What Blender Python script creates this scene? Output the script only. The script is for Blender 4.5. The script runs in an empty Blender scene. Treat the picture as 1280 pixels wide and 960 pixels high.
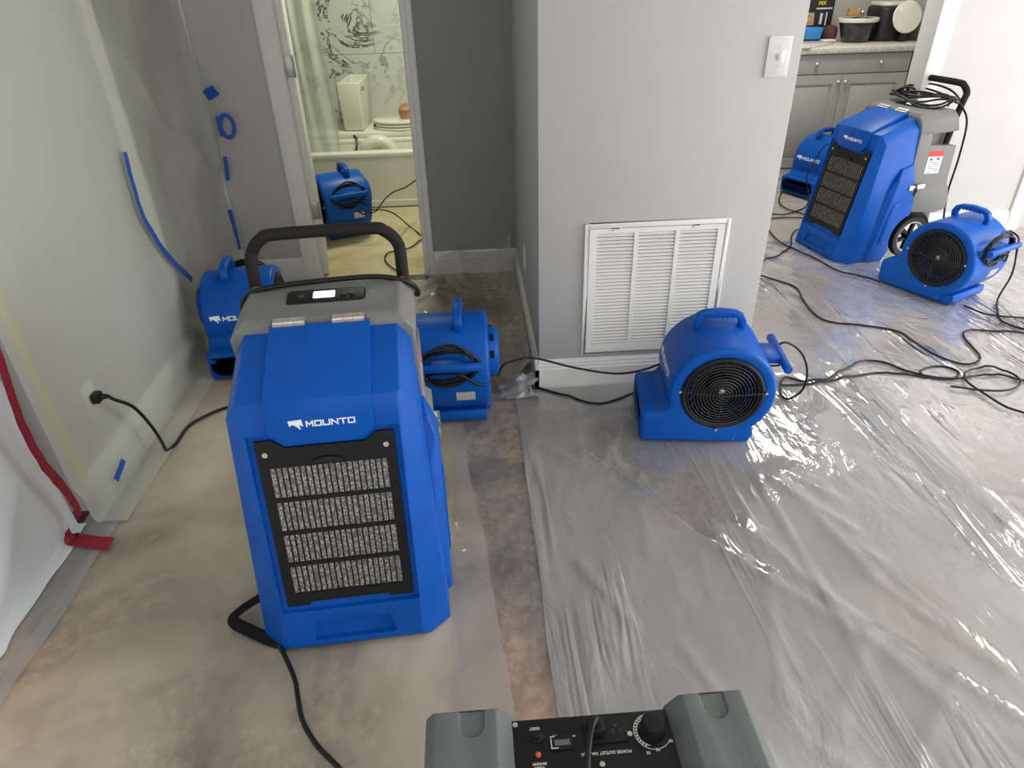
import bpy, bmesh, math, random
import numpy as np
from mathutils import Vector, Matrix, noise as mnoise
random.seed(7)
SC = bpy.context.scene
COL = SC.collection
PI = math.pi

# ------------------------------------------------------------------ camera
CF, CP, CR, CY = 840.5, 0.55335, -0.02883, -0.05166
CAM = np.array([0, 0, 1.5])
_R = np.array([[math.cos(CY), -math.sin(CY), 0], [math.sin(CY), math.cos(CY), 0], [0, 0, 1]])
_fw = np.array([0, math.cos(CP), -math.sin(CP)]); _rt = np.array([1., 0, 0]); _up = np.cross(_rt, _fw)
C_r = _R @ (math.cos(CR)*_rt + math.sin(CR)*_up)
C_u = _R @ (-math.sin(CR)*_rt + math.cos(CR)*_up)
C_f = _R @ _fw
cd = bpy.data.cameras.new('camera'); cam = bpy.data.objects.new('camera', cd); COL.objects.link(cam)
cd.sensor_fit = 'HORIZONTAL'; cd.sensor_width = 36; cd.lens = CF/1280*36; cd.clip_start = .02
M = Matrix.Identity(4)
for i in range(3):
    M[i][0], M[i][1], M[i][2], M[i][3] = C_r[i], C_u[i], -C_f[i], CAM[i]
cam.matrix_world = M
SC.camera = cam
def ray(x, y): return C_r*(x-640)/CF - C_u*(y-480)/CF + C_f
def atz(x, y, z=0.): d = ray(x, y); return tuple(CAM + d*(z-CAM[2])/d[2])
def aty(x, y, Y): d = ray(x, y); return tuple(CAM + d*(Y-CAM[1])/d[1])
def atx(x, y, X): d = ray(x, y); return tuple(CAM + d*(X-CAM[0])/d[0])

# ------------------------------------------------------------------ light
SC.view_settings.view_transform = 'Standard'; SC.view_settings.look = 'None'
SC.view_settings.gamma = 1; SC.view_settings.exposure = 0.78
SC.view_settings.use_curve_mapping = False
W = bpy.data.worlds.new('world'); SC.world = W; W.use_nodes = True
W.node_tree.nodes['Background'].inputs[0].default_value = (1, .985, .96, 1)
W.node_tree.nodes['Background'].inputs[1].default_value = 1.0
def area(name, loc, target, sx, sy, power, color):
    l = bpy.data.lights.new(name, 'AREA'); l.shape = 'RECTANGLE'; l.size = sx; l.size_y = sy
    l.energy = power; l.color = color
    o = bpy.data.objects.new(name, l); COL.objects.link(o); o.location = loc
    o.rotation_euler = (Vector(target)-Vector(loc)).to_track_quat('-Z', 'Y').to_euler()
    return o
area('window_daylight', (4.36, .75, 1.25), (0, .75, 1.15), 2.7, 1.9, 58, (1, .985, .97))
area('glass_door_daylight', (4.36, 2.85, 1.15), (0, 2.85, 1.1), 1.1, 1.9, 15, (1, .985, .97))
area('bathroom_lamp', (-.3, 4.75, 2.38), (-.3, 4.75, 0), .5, .3, 17, (.97, 1, .78))
area('kitchen_fill', (2.3, 4.7, 2.38), (2.3, 4.7, 0), .6, .6, 16, (1, .95, .86))  # unseen fill light, power raised to brighten the cabinet

# ------------------------------------------------------------------ materials
MATS = {}
def nodes_of(name):
    m = bpy.data.materials.new(name); m.use_nodes = True
    nt = m.node_tree; b = nt.nodes['Principled BSDF']; MATS[name] = m
    return m, nt, b
def nd(nt, kind, **kw):
    n = nt.nodes.new(kind)
    for k, v in kw.items():
        if hasattr(n, k) and not k[0].isupper(): setattr(n, k, v)
        else: n.inputs[k].default_value = v
    return n
def coords(nt, scale=(1, 1, 1), obj=True):
    t = nt.nodes.new('ShaderNodeTexCoord'); mp = nt.nodes.new('ShaderNodeMapping')
    mp.inputs['Scale'].default_value = scale
    nt.links.new(t.outputs['Object' if obj else 'Generated'], mp.inputs[0]); return mp.outputs[0]
def ramp(nt, src, stops):
    r = nt.nodes.new('ShaderNodeValToRGB'); e = r.color_ramp.elements
    while len(e) < len(stops): e.new(.5)
    for el, (p, c) in zip(e, stops):
        el.position = p; el.color = (*c, 1) if len(c) == 3 else c
    nt.links.new(src, r.inputs[0]); return r.outputs[0]
def bump(nt, b, src, strength, dist=.01):
    n = nt.nodes.new('ShaderNodeBump'); n.inputs['Strength'].default_value = strength; n.inputs['Distance'].default_value = dist
    nt.links.new(src, n.inputs['Height']); nt.links.new(n.outputs[0], b.inputs['Normal']); return n
def mat(name, col, rough=.5, metal=0, var=.06, nscale=30, bmp=0, bscale=200, spec=.5, emit=0, coat=0):
    m, nt, b = nodes_of(name)
    c = coords(nt); n = nd(nt, 'ShaderNodeTexNoise', Scale=nscale, Detail=4.); nt.links.new(c, n.inputs['Vector'])
    lo = tuple(max(0, x*(1-var)) for x in col); hi = tuple(min(1, x*(1+var)) for x in col)
    nt.links.new(ramp(nt, n.outputs[0], [(.3, lo), (.7, hi)]), b.inputs['Base Color'])
    b.inputs['Roughness'].default_value = rough; b.inputs['Metallic'].default_value = metal
    b.inputs['Specular IOR Level'].default_value = spec
    if coat: b.inputs['Coat Weight'].default_value = coat
    if bmp:
        n2 = nd(nt, 'ShaderNodeTexNoise', Scale=bscale, Detail=3.); nt.links.new(c, n2.inputs['Vector']); bump(nt, b, n2.outputs[0], bmp, .002)
    if emit: b.inputs['Emission Color'].default_value = (*col, 1); b.inputs['Emission Strength'].default_value = emit
    return m
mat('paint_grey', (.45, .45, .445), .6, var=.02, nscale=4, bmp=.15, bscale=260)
mat('paint_grey_shaded', (.27, .275, .28), .7, var=.03, nscale=6, bmp=.15, bscale=260)  # grey wall paint again, darkened to carry the alcove's shade
mat('paint_white', (.55, .538, .52), .7, var=.02, nscale=5, bmp=.25, bscale=120)
mat('paint_kitchen', (.50, .50, .47), .7, var=.03, nscale=5)
mat('trim_white', (.72, .72, .70), .45, var=.03, nscale=9)
mat('ceiling_white', (.78, .78, .76), .9, var=.02)
mat('blue_plastic', (.001, .083, .42), .36, spec=.2, var=.08, nscale=14, bmp=.06, bscale=500)
mat('blue_dark', (.008, .02, .12), .5)
mat('grey_plastic', (.185, .186, .183), .55, spec=.3, var=.1, nscale=260, bmp=.25, bscale=500)
mat('grey_box', (.125, .138, .138), .6, var=.22, nscale=420, bmp=.35, bscale=600)
mat('black_plastic', (.010, .010, .011), .45, spec=.25)
mat('black_matte', (.006, .006, .007), .8, spec=.2)
mat('black_foam', (.014, .013, .013), .75, spec=.25, bmp=.2, bscale=700)
mat('rubber', (.009, .009, .009), .5, spec=.3)
mat('cord_black', (.009, .009, .010), .42, spec=.3)
mat('metal', (.62, .60, .56), .35, metal=1, var=.15, nscale=60)
mat('wire_grey', (.07, .07, .075), .35, metal=.6)
mat('silver_plastic', (.45, .45, .46), .35)
mat('white_ink', (.82, .86, .9), .5)
mat('panel_ink', (.62, .62, .6), .5)
mat('red_ink', (.6, .03, .04), .5)
mat('display', (.75, .88, .95), .3, emit=.9)
mat('vent_white', (.76, .76, .74), .4, var=.02)
mat('vent_shade', (.10, .10, .10), .9)
mat('porcelain', (.78, .77, .68), .12, var=.02)
mat('cabinet_paint', (.42, .42, .385), .6, var=.03)
mat('counter_stone', (.62, .60, .54), .3, var=.2, nscale=60)
mat('tape_blue', (.012, .085, .40), .6, var=.12, nscale=40)
mat('tape_red', (.27, .006, .03), .6, var=.2, nscale=40)
mat('tape_yellow', (.72, .60, .14), .7, var=.1, nscale=40)
mat('orange_led', (.6, .12, .03), .3)
mat('lcd', (.12, .13, .12), .3)
mat('carton_black', (.015, .015, .018), .5)
mat('carton_yellow', (.75, .62, .02), .5)
mat('carton_food', (.5, .28, .12), .6, var=.5, nscale=25)
mat('carton_tan', (.42, .33, .24), .6, var=.3, nscale=20)
mat('carton_blue', (.03, .24, .62), .5)
mat('maroon', (.09, .03, .03), .6, var=.3)
mat('cream', (.75, .72, .66), .4)
mat('glass_dark', (.02, .022, .025), .08, coat=.5)
mat('terracotta', (.50, .25, .12), .55, var=.3, nscale=12)
mat('sticker', (.48, .48, .46), .5, var=.35, nscale=220)
mat('door_white', (.70, .70, .66), .45)
mat('sheet_metal_pale', (.4, .4, .38), .4, metal=.8)

def marble():
    m, nt, b = nodes_of('marble')
    c = coords(nt)
    w = nd(nt, 'ShaderNodeTexNoise', Scale=2.2, Detail=6., Roughness=.65, Distortion=1.6); nt.links.new(c, w.inputs['Vector'])
    v1 = ramp(nt, w.outputs[0], [(.475, (1, 1, 1)), (.497, (.06, .065, .06)), (.505, (.08, .085, .08)), (.53, (1, 1, 1))])
    w2 = nd(nt, 'ShaderNodeTexNoise', Scale=1.3, Detail=2.); nt.links.new(c, w2.inputs['Vector'])
    f = ramp(nt, w2.outputs[0], [(.46, (0, 0, 0)), (.60, (1, 1, 1))])
    mx = nd(nt, 'ShaderNodeMix', data_type='RGBA'); mx.inputs['A'].default_value = (1, 1, 1, 1)
    nt.links.new(f, mx.inputs['Factor']); nt.links.new(v1, mx.inputs[7]); mx.inputs[6].default_value = (1, 1, 1, 1)
    m2 = nd(nt, 'ShaderNodeMix', data_type='RGBA', blend_type='MULTIPLY'); m2.inputs[0].default_value = 1
    nt.links.new(mx.outputs[2], m2.inputs[6]); m2.inputs[7].default_value = (.60, .61, .56, 1)
    nt.links.new(m2.outputs[2], b.inputs['Base Color']); b.inputs['Roughness'].default_value = .15
marble()

def floor_mat(name, stops, scale, rough=.6, warm=(1, 1, 1, 1)):
    m, nt, b = nodes_of(name)
    c = coords(nt, scale)
    n = nd(nt, 'ShaderNodeTexNoise', Scale=1.6, Detail=8., Roughness=.62, Distortion=.6); nt.links.new(c, n.inputs['Vector'])
    n2 = nd(nt, 'ShaderNodeTexNoise', Scale=26., Detail=5., Roughness=.7); nt.links.new(c, n2.inputs['Vector'])
    a = nd(nt, 'ShaderNodeMath', operation='MULTIPLY_ADD'); nt.links.new(n2.outputs[0], a.inputs[0]); a.inputs[1].default_value = .35; nt.links.new(n.outputs[0], a.inputs[2])
    n4 = nd(nt, 'ShaderNodeTexNoise', Scale=1.9, Detail=3.); nt.links.new(c, n4.inputs['Vector'])
    wm = nd(nt, 'ShaderNodeMix', data_type='RGBA', blend_type='MULTIPLY'); nt.links.new(ramp(nt, n4.outputs[0], [(.48, (0, 0, 0)), (.62, (1, 1, 1))]), wm.inputs[0])
    nt.links.new(ramp(nt, a.outputs[0], stops), wm.inputs[6]); wm.inputs[7].default_value = warm
    nt.links.new(wm.outputs[2], b.inputs['Base Color'])
    b.inputs['Roughness'].default_value = rough
    bump(nt, b, n2.outputs[0], .25, .003)
floor_mat('floor_subfloor', [(.55, (.035, .029, .024)), (.63, (.11, .083, .06)), (.70, (.25, .195, .14)), (.80, (.46, .38, .275))], (1, .8, 1), warm=(1.5, 1.1, .75, 1))
floor_mat('floor_vinyl', [(.4, (.30, .27, .23)), (.7, (.46, .43, .38))], (1, 6, 1), .4)
floor_mat('floor_bath', [(.45, (.30, .24, .12)), (.62, (.50, .41, .23)), (.8, (.62, .54, .34))], (1, 1.4, 1), .4)

def sheet_mat(name, haze, tint, rough=.12, crink=.5, cscale=9., stretch=(1, 1, 1), spec=1.0, haze_var=.2, transl=0, streak=.0):
    """thin clear polythene: see-through film, a milky scatter and a glossy surface with crinkles"""
    m, nt, b = nodes_of(name); out = nt.nodes['Material Output']; nt.nodes.remove(b)
    c = coords(nt, stretch)
    n1 = nd(nt, 'ShaderNodeTexNoise', Scale=1.7, Detail=4., Distortion=.5); nt.links.new(c, n1.inputs['Vector'])
    vo = nd(nt, 'ShaderNodeTexVoronoi', feature='DISTANCE_TO_EDGE', Scale=cscale); nt.links.new(c, vo.inputs['Vector'])
    n3 = nd(nt, 'ShaderNodeTexNoise', Scale=cscale*1.6, Detail=5., Distortion=1.2); nt.links.new(c, n3.inputs['Vector'])
    dd = nd(nt, 'ShaderNodeMix', data_type='VECTOR'); dd.inputs[0].default_value = .12
    nt.links.new(c, dd.inputs[4]); nt.links.new(n3.outputs['Color'], dd.inputs[5]); nt.links.new(dd.outputs[1], vo.inputs['Vector'])
    sm = nd(nt, 'ShaderNodeMath', operation='MULTIPLY_ADD'); nt.links.new(vo.outputs['Distance'], sm.inputs[0]); sm.inputs[1].default_value = .55; nt.links.new(n3.outputs[0], sm.inputs[2])
    pm = ramp(nt, n1.outputs[0], [(.36, (.08, .08, .08)), (.62, (1, 1, 1))])
    pmul = nd(nt, 'ShaderNodeMath', operation='MULTIPLY'); nt.links.new(pm, pmul.inputs[0]); nt.links.new(sm.outputs[0], pmul.inputs[1])
    mp2 = nt.nodes.new('ShaderNodeMapping'); mp2.inputs['Rotation'].default_value = (0, 0, math.radians(-28)); mp2.inputs['Scale'].default_value = (4.2, .75, 1)
    nt.links.new(c, mp2.inputs[0])
    n5 = nd(nt, 'ShaderNodeTexNoise', Scale=1.4, Detail=3., Roughness=.55, Distortion=.8); nt.links.new(mp2.outputs[0], n5.inputs['Vector'])
    st = ramp(nt, n5.outputs[0], [(.42, (0, 0, 0)), (.495, (1, 1, 1)), (.56, (.1, .1, .1)), (.70, (.7, .7, .7))])
    n6 = nd(nt, 'ShaderNodeTexNoise', Scale=2.1, Detail=2., Distortion=.4); mp3 = nt.nodes.new('ShaderNodeMapping'); mp3.inputs['Location'].default_value = (3.1, 1.7, 0); mp3.inputs['Scale'].default_value = (1, .7, 1); nt.links.new(c, mp3.inputs[0]); nt.links.new(mp3.outputs[0], n6.inputs['Vector'])
    sk = nd(nt, 'ShaderNodeMath', operation='MULTIPLY'); nt.links.new(st, sk.inputs[0]); nt.links.new(ramp(nt, n6.outputs[0], [(.50, (.06, .06, .06)), (.66, (1, 1, 1))]), sk.inputs[1])
    sa = nd(nt, 'ShaderNodeMath', operation='MULTIPLY_ADD'); nt.links.new(sk.outputs[0], sa.inputs[0]); sa.inputs[1].default_value = streak; nt.links.new(pmul.outputs[0], sa.inputs[2])
    bp = nd(nt, 'ShaderNodeBump', Strength=crink, Distance=.012); nt.links.new(sa.outputs[0], bp.inputs['Height'])
    tr = nd(nt, 'ShaderNodeBsdfTransparent', Color=(.97, .97, .97, 1))
    if transl:
        df = nd(nt, 'ShaderNodeMixShader'); df.inputs[0].default_value = transl
        d1 = nd(nt, 'ShaderNodeBsdfDiffuse', Color=(*tint, 1)); d2 = nd(nt, 'ShaderNodeBsdfTranslucent', Color=(*tint, 1))
        nt.links.new(d1.outputs[0], df.inputs[1]); nt.links.new(d2.outputs[0], df.inputs[2]); nt.links.new(bp.outputs[0], d1.inputs['Normal'])
    else:
        df = nd(nt, 'ShaderNodeBsdfDiffuse', Color=(*tint, 1)); nt.links.new(bp.outputs[0], df.inputs['Normal'])
    hz = ramp(nt, n1.outputs[0], [(.3, (haze-haze_var/2,)*3), (.7, (haze+haze_var/2,)*3)])
    m1 = nd(nt, 'ShaderNodeMixShader'); nt.links.new(hz, m1.inputs[0]); nt.links.new(tr.outputs[0], m1.inputs[1]); nt.links.new(df.outputs[0], m1.inputs[2])
    gl = nd(nt, 'ShaderNodeBsdfGlossy', Color=(1, 1, 1, 1), Roughness=rough); nt.links.new(bp.outputs[0], gl.inputs['Normal'])
    lw = nd(nt, 'ShaderNodeLayerWeight', Blend=.5); nt.links.new(bp.outputs[0], lw.inputs['Normal']); pw = nd(nt, 'ShaderNodeMath', operation='POWER'); nt.links.new(lw.outputs['Facing'], pw.inputs[0]); pw.inputs[1].default_value = 4.
    fm = nd(nt, 'ShaderNodeMath', operation='MULTIPLY_ADD', use_clamp=True); nt.links.new(pw.outputs[0], fm.inputs[0]); fm.inputs[1].default_value = .55*spec; fm.inputs[2].default_value = .05*spec
    m2 = nd(nt, 'ShaderNodeMixShader'); nt.links.new(fm.outputs[0], m2.inputs[0]); nt.links.new(m1.outputs[0], m2.inputs[1]); nt.links.new(gl.outputs[0], m2.inputs[2])
    nt.links.new(m2.outputs[0], out.inputs[0])
sheet_mat('film_left', .42, (.78, .70, .55), rough=.25, crink=.6, cscale=4., spec=1., haze_var=.6, streak=.15)
sheet_mat('film_strip', .20, (.55, .54, .55), rough=.12, crink=.5, cscale=6., spec=1., haze_var=.35, streak=.3)
sheet_mat('film_milky', .64, (.40, .40, .395), rough=.08, crink=.8, cscale=5., stretch=(1, .55, 1), spec=2.4, haze_var=.4, streak=.55)
sheet_mat('film_right', .62, (.60, .58, .58), rough=.09, crink=1., cscale=6., stretch=(1, .7, 1), spec=2.6, haze_var=.3, streak=.9)
sheet_mat('film_alcove', .34, (.55, .53, .44), rough=.10, crink=1., cscale=9., spec=1.4, haze_var=.25)
sheet_mat('film_wall', .62, (.74, .76, .69), rough=.35, crink=.25, cscale=3., spec=.35, haze_var=.12, transl=.35)
sheet_mat('film_door', .94, (.86, .89, .93), rough=.35, crink=.3, cscale=3., spec=.3, haze_var=.08, transl=.12)
sheet_mat('film_hem', .45, (.52, .54, .55), rough=.25, crink=.5, cscale=5., spec=.8, haze_var=.3)
sheet_mat('film_curtain', .70, (.75, .80, .72), rough=.3, crink=.2, cscale=3., stretch=(3, 3, .6), spec=.5, haze_var=.2, transl=.4)

def filter_mat():
    m, nt, b = nodes_of('filter_mesh')
    c = coords(nt, (1, 1, 1)); v = nd(nt, 'ShaderNodeTexVoronoi', Scale=150.); nt.links.new(c, v.inputs['Vector'])
    nt.links.new(ramp(nt, v.outputs['Distance'], [(.1, (.70, .68, .62)), (.6, (.20, .195, .18))]), b.inputs['Base Color'])
    b.inputs['Roughness'].default_value = .45; b.inputs['Metallic'].default_value = .0
    bump(nt, b, v.outputs['Distance'], .4, .004)
filter_mat()

# ------------------------------------------------------------------ mesh helpers
def bx(bm, x0, x1, y0, y1, z0, z1):
    vs = [bm.verts.new(p) for p in ((x0, y0, z0), (x1, y0, z0), (x1, y1, z0), (x0, y1, z0), (x0, y0, z1), (x1, y0, z1), (x1, y1, z1), (x0, y1, z1))]
    for f in ((0, 3, 2, 1), (4, 5, 6, 7), (0, 1, 5, 4), (1, 2, 6, 5), (2, 3, 7, 6), (3, 0, 4, 7)): bm.faces.new([vs[i] for i in f])
    return vs
def prism(bm, poly, fn, a, b):
    """poly: 2D outline, fn(p, t) -> 3D; extruded from t=a to t=b"""
    A = [bm.verts.new(fn(p, a)) for p in poly]; B = [bm.verts.new(fn(p, b)) for p in poly]
    n = len(poly); bm.faces.new(A[::-1]); bm.faces.new(B)
    for i in range(n): bm.faces.new((A[i], A[(i+1) % n], B[(i+1) % n], B[i]))
    return A+B
def prism_x(bm, poly, a, b): return prism(bm, poly, lambda p, t: (t, p[0], p[1]), a, b)
def prism_y(bm, poly, a, b): return prism(bm, poly, lambda p, t: (p[0], t, p[1]), a, b)
def prism_z(bm, poly, a, b): return prism(bm, poly, lambda p, t: (p[0], p[1], t), a, b)
def smooth_path(pts, n=6, closed=False):
    P = [Vector(p) for p in pts]; out = []
    L = len(P)
    rng = range(L) if closed else range(L-1)
    for i in rng:
        if closed: p0, p1, p2, p3 = P[(i-1) % L], P[i], P[(i+1) % L], P[(i+2) % L]
        else: p0, p1, p2, p3 = P[max(i-1, 0)], P[i], P[i+1], P[min(i+2, L-1)]
        for k in range(n):
            t = k/n
            out.append(.5*((2*p1)+(p2-p0)*t+(2*p0-5*p1+4*p2-p3)*t*t+(3*p1-p0-3*p2+p3)*t**3))
    if not closed: out.append(P[-1])
    return out
def tube(bm, pts, r, seg=8, closed=False, flat=None):
    P = [Vector(p) for p in pts]; n = len(P); rings = []; up = None
    for i in range(n):
        if closed: t = P[(i+1) % n]-P[i-1]
        else: t = P[min(i+1, n-1)]-P[max(i-1, 0)]
        if t.length < 1e-9: t = Vector((0, 0, 1))
        t.normalize()
        if up is None:
            up = Vector((0, 0, 1)) if abs(t.z) < .9 else Vector((1, 0, 0))
        a = t.cross(up)
        if a.length < 1e-6: a = t.orthogonal()
        a.normalize(); b = a.cross(t).normalized(); up = b
        ra, rb = (r, r) if flat is None else flat
        rings.append([bm.verts.new(P[i]+a*ra*math.cos(2*PI*k/seg)+b*rb*math.sin(2*PI*k/seg)) for k in range(seg)])
    for i in range(n if closed else n-1):
        A, B = rings[i], rings[(i+1) % n]
        for k in range(seg): bm.faces.new((A[k], A[(k+1) % seg], B[(k+1) % seg], B[k]))
    if not closed:
        bm.faces.new(rings[0][::-1]); bm.faces.new(rings[-1])
def cyl(bm, p0, p1, r, seg=20, r2=None):
    p0, p1 = Vector(p0), Vector(p1); t = (p1-p0).normalized(); a = t.orthogonal().normalized(); b = t.cross(a)
    r2 = r if r2 is None else r2
    A = [bm.verts.new(p0+(a*math.cos(2*PI*k/seg)+b*math.sin(2*PI*k/seg))*r) for k in range(seg)]
    B = [bm.verts.new(p1+(a*math.cos(2*PI*k/seg)+b*math.sin(2*PI*k/seg))*r2) for k in range(seg)]
    bm.faces.new(A[::-1]); bm.faces.new(B)
    for k in range(seg): bm.faces.new((A[k], A[(k+1) % seg], B[(k+1) % seg], B[k]))
def lathe(bm, prof, fn, seg=32, closed=False):
    """prof: (radius, height) outline; fn(x, y, h) -> 3D"""
    R = []
    for r, h in prof:
        R.append([bm.verts.new(fn(r*math.cos(2*PI*k/seg), r*math.sin(2*PI*k/seg), h)) for k in range(seg)])
    n = len(R)
    for i in range(n if closed else n-1):
        A, B = R[i], R[(i+1) % n]
        for k in range(seg): bm.faces.new((A[k], A[(k+1) % seg], B[(k+1) % seg], B[k]))
    if not closed:
        if prof[0][0] > 1e-6: bm.faces.new(R[0][::-1])
        if prof[-1][0] > 1e-6: bm.faces.new(R[-1])
def cut(bm, co, no):
    r = bmesh.ops.bisect_plane(bm, geom=bm.verts[:]+bm.edges[:]+bm.faces[:], plane_co=co, plane_no=no, clear_outer=True, dist=1e-6)
    ed = [g for g in r['geom_cut'] if isinstance(g, bmesh.types.BMEdge)]
    if ed: bmesh.ops.edgeloop_fill(bm, edges=ed)
def arc(cx, cy, r, a0, a1, n): return [(cx+r*math.cos(math.radians(a0+(a1-a0)*i/n)), cy+r*math.sin(math.radians(a0+(a1-a0)*i/n))) for i in range(n+1)]
def rrect(x0, x1, y0, y1, r, n=5):
    return arc(x1-r, y1-r, r, 0, 90, n)+arc(x0+r, y1-r, r, 90, 180, n)+arc(x0+r, y0+r, r, 180, 270, n)+arc(x1-r, y0+r, r, 270, 360, n)
def mk(name, bm, mats, smooth=35, bevel=0, seg=2, cutters=(), angle=30):
    """finish a bmesh into mesh data: booleans, bevel, shading"""
    if isinstance(mats, str): mats = [mats]
    bmesh.ops.remove_doubles(bm, verts=bm.verts[:], dist=1e-6)
    bmesh.ops.recalc_face_normals(bm, faces=bm.faces[:])
    me = bpy.data.meshes.new(name); bm.to_mesh(me); bm.free()
    for k in mats: me.materials.append(MATS[k])
    if bevel or cutters:
        o = bpy.data.objects.new('temporary', me); COL.objects.link(o); tmp = []
        for cb in cutters:
            bmesh.ops.recalc_face_normals(cb, faces=cb.faces[:])
            cm = bpy.data.meshes.new('cutter'); cb.to_mesh(cm); cb.free(); co = bpy.data.objects.new('cutter', cm); COL.objects.link(co); tmp.append(co)
            md = o.modifiers.new('cut', 'BOOLEAN'); md.object = co; md.operation = 'DIFFERENCE'; md.solver = 'EXACT'
        if bevel:
            md = o.modifiers.new('bevel', 'BEVEL'); md.width = bevel; md.segments = seg; md.limit_method = 'ANGLE'; md.angle_limit = math.radians(angle); md.use_clamp_overlap = True
        dg = bpy.context.evaluated_depsgraph_get(); dg.update()
        me2 = bpy.data.meshes.new_from_object(o.evaluated_get(dg)); me2.name = name
        bpy.data.objects.remove(o)
        for co in tmp: bpy.data.objects.remove(co)
        me = me2
        if not me.materials:
            for k in mats: me.materials.append(MATS[k])
    if smooth:
        for p in me.polygons: p.use_smooth = True
        me.set_sharp_from_angle(angle=math.radians(smooth))
    return me
def put(name, me, parent=None, loc=None, rot=None):
    o = bpy.data.objects.new(name, me); COL.objects.link(o)
    if parent is not None: o.parent = parent
    if loc is not None: o.location = loc
    if rot is not None: o.rotation_euler = rot
    return o
def obj(name, bm, mats, parent=None, **kw): return put(name, mk(name, bm, mats, **kw), parent)
def tag(o, label=None, cat=None, group=None, kind=None):
    if label: o['label'] = label
    if cat: o['category'] = cat
    if group: o['group'] = group
    if kind: o['kind'] = kind
    return o
def thing(name, label, cat, loc=(0, 0, 0), rz=0, group=None):
    o = bpy.data.objects.new(name, None); COL.objects.link(o); o.empty_display_size = .1
    o.location = loc; o.rotation_euler = (0, 0, rz); return tag(o, label, cat, group)
def struct(name, bm, m, parent=None, **kw):
    o = obj(name, bm, m, parent, **kw)
    if parent is None: o['kind'] = 'structure'
    return o
def sbox(name, m, *ext, parent=None, bevel=0):
    bm = bmesh.new(); bx(bm, *ext); return struct(name, bm, m, parent, bevel=bevel, smooth=35 if bevel else 0)
def frame2(bm_pts_fn, poly, n0, n1, bm): return prism(bm, poly, bm_pts_fn, n0, n1)
def text_polys(body, size=1., bold=0., align='CENTER', space=1.):
    cu = bpy.data.curves.new('text', 'FONT'); cu.body = body; cu.size = size; cu.align_x = align; cu.align_y = 'CENTER'; cu.offset = bold; cu.space_character = space; cu.resolution_u = 3
    o = bpy.data.objects.new('text', cu); COL.objects.link(o)
    dg = bpy.context.evaluated_depsgraph_get(); dg.update()
    me = bpy.data.meshes.new_from_object(o.evaluated_get(dg)); bpy.data.objects.remove(o)
    return me
def text_mesh(name, body, size, m, fn, **kw):
    me = text_polys(body, size, **kw)
    for v in me.vertices: v.co = fn((v.co.x, v.co.y), 0)
    me.materials.clear(); me.materials.append(MATS[m]); me.name = name
    return me

# stroked block letters of the maker's mark
def letter_strokes(ch):
    if ch == 'M': return [((0, 0), (0, 1)), ((0, 1), (.5, .35)), ((.5, .35), (1, 1)), ((1, 1), (1, 0))]
    if ch == 'O': return [((0, 0), (0, 1)), ((0, 1), (1, 1)), ((1, 1), (1, 0)), ((1, 0), (0, 0))]
    if ch == 'U': return [((0, 1), (0, 0)), ((0, 0), (1, 0)), ((1, 0), (1, 1))]
    if ch == 'N': return [((0, 0), (0, 1)), ((0, 1), (1, 0)), ((1, .45), (1, 1))]
    if ch == 'T': return [((0, 1), (1, 1)), ((.5, 1), (.5, 0))]
def mark_bm(width, fn, thick=.0006):
    """emblem + lettering; local 2D origin at the middle; total width given"""
    bm = bmesh.new(); s = width/7.9
    em = [(0, .95), (1.6, 1.05), (1.75, .1), (1.36, .36), (1.28, .22), (1.42, -.2), (1.22, -.16), (1.12, .04), (.48, .5), (.12, .22)]
    prism(bm, [((x-3.95)*s, (y-.45)*s) for x, y in em], fn, 0, thick)
    x = 2.15
    for ch in 'MOUNTO':
        w = .72; h = .62; t = .085
        for (a, b), (c, d) in letter_strokes(ch):
            p = Vector((x+a*w, .12+b*h)); q = Vector((x+c*w, .12+d*h)); dr = (q-p).normalized(); nn = Vector((-dr.y, dr.x))*t; e = dr*t*.98
            poly = [p-e+nn, p-e-nn, q+e-nn, q+e+nn]
            prism(bm, [((v.x-3.95)*s, (v.y-.45)*s) for v in poly], fn, 0, thick)
        x += .985
    return bm

# ------------------------------------------------------------------ the room
XL, YB, XA, YP, XP = -1.305, 3.69, .236, 2.383, 1.107
CEIL = 2.44
bm = bmesh.new(); bx(bm, -2.6, 4.5, -1.6, 3.69, -.05, 0); struct('floor', bm, 'floor_subfloor', smooth=0)
bm = bmesh.new(); bx(bm, .3, 4.5, 3.69, 6.0, -.05, 0.0005); struct('floor_kitchen', bm, 'floor_vinyl', smooth=0)
bm = bmesh.new(); bx(bm, -2.6, .3, 3.69, 6.3, -.05, 0.0005); struct('floor_bathroom', bm, 'floor_bath', smooth=0)
sbox('ceiling', 'ceiling_white', -2.6, 4.5, -1.6, 6.3, CEIL, CEIL+.05)
sbox('wall_left', 'paint_grey', XL-.12, XL, 1.775, 2.80, 0, CEIL)
sbox('wall_left_header', 'paint_grey', XL-.12, XL, 2.80, 3.69, 2.08, CEIL)
sbox('wall_left_hall', 'paint_grey', -2.55, -2.45, -1.6, 6.2, 0, CEIL)
sbox('wall_left_front', 'paint_grey', XL-.12, XL, -1.6, .15, 0, CEIL)
# back wall with the bathroom doorway
sbox('wall_back_left', 'paint_grey', -2.45, -.905, YB, YB+.11, 0, CEIL)
sbox('wall_back_right', 'paint_grey_shaded', -.275, XA+.02, YB, YB+.11, 0, CEIL)
sbox('wall_back_header', 'paint_grey', -.905, -.275, YB, YB+.11, 2.05, CEIL)
# the pier (chase) with the return grille
bm = bmesh.new(); bx(bm, XA, XP, YP, YB+.9, 0, CEIL); struct('wall_pier', bm, 'paint_grey', bevel=.004, seg=2)
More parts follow.
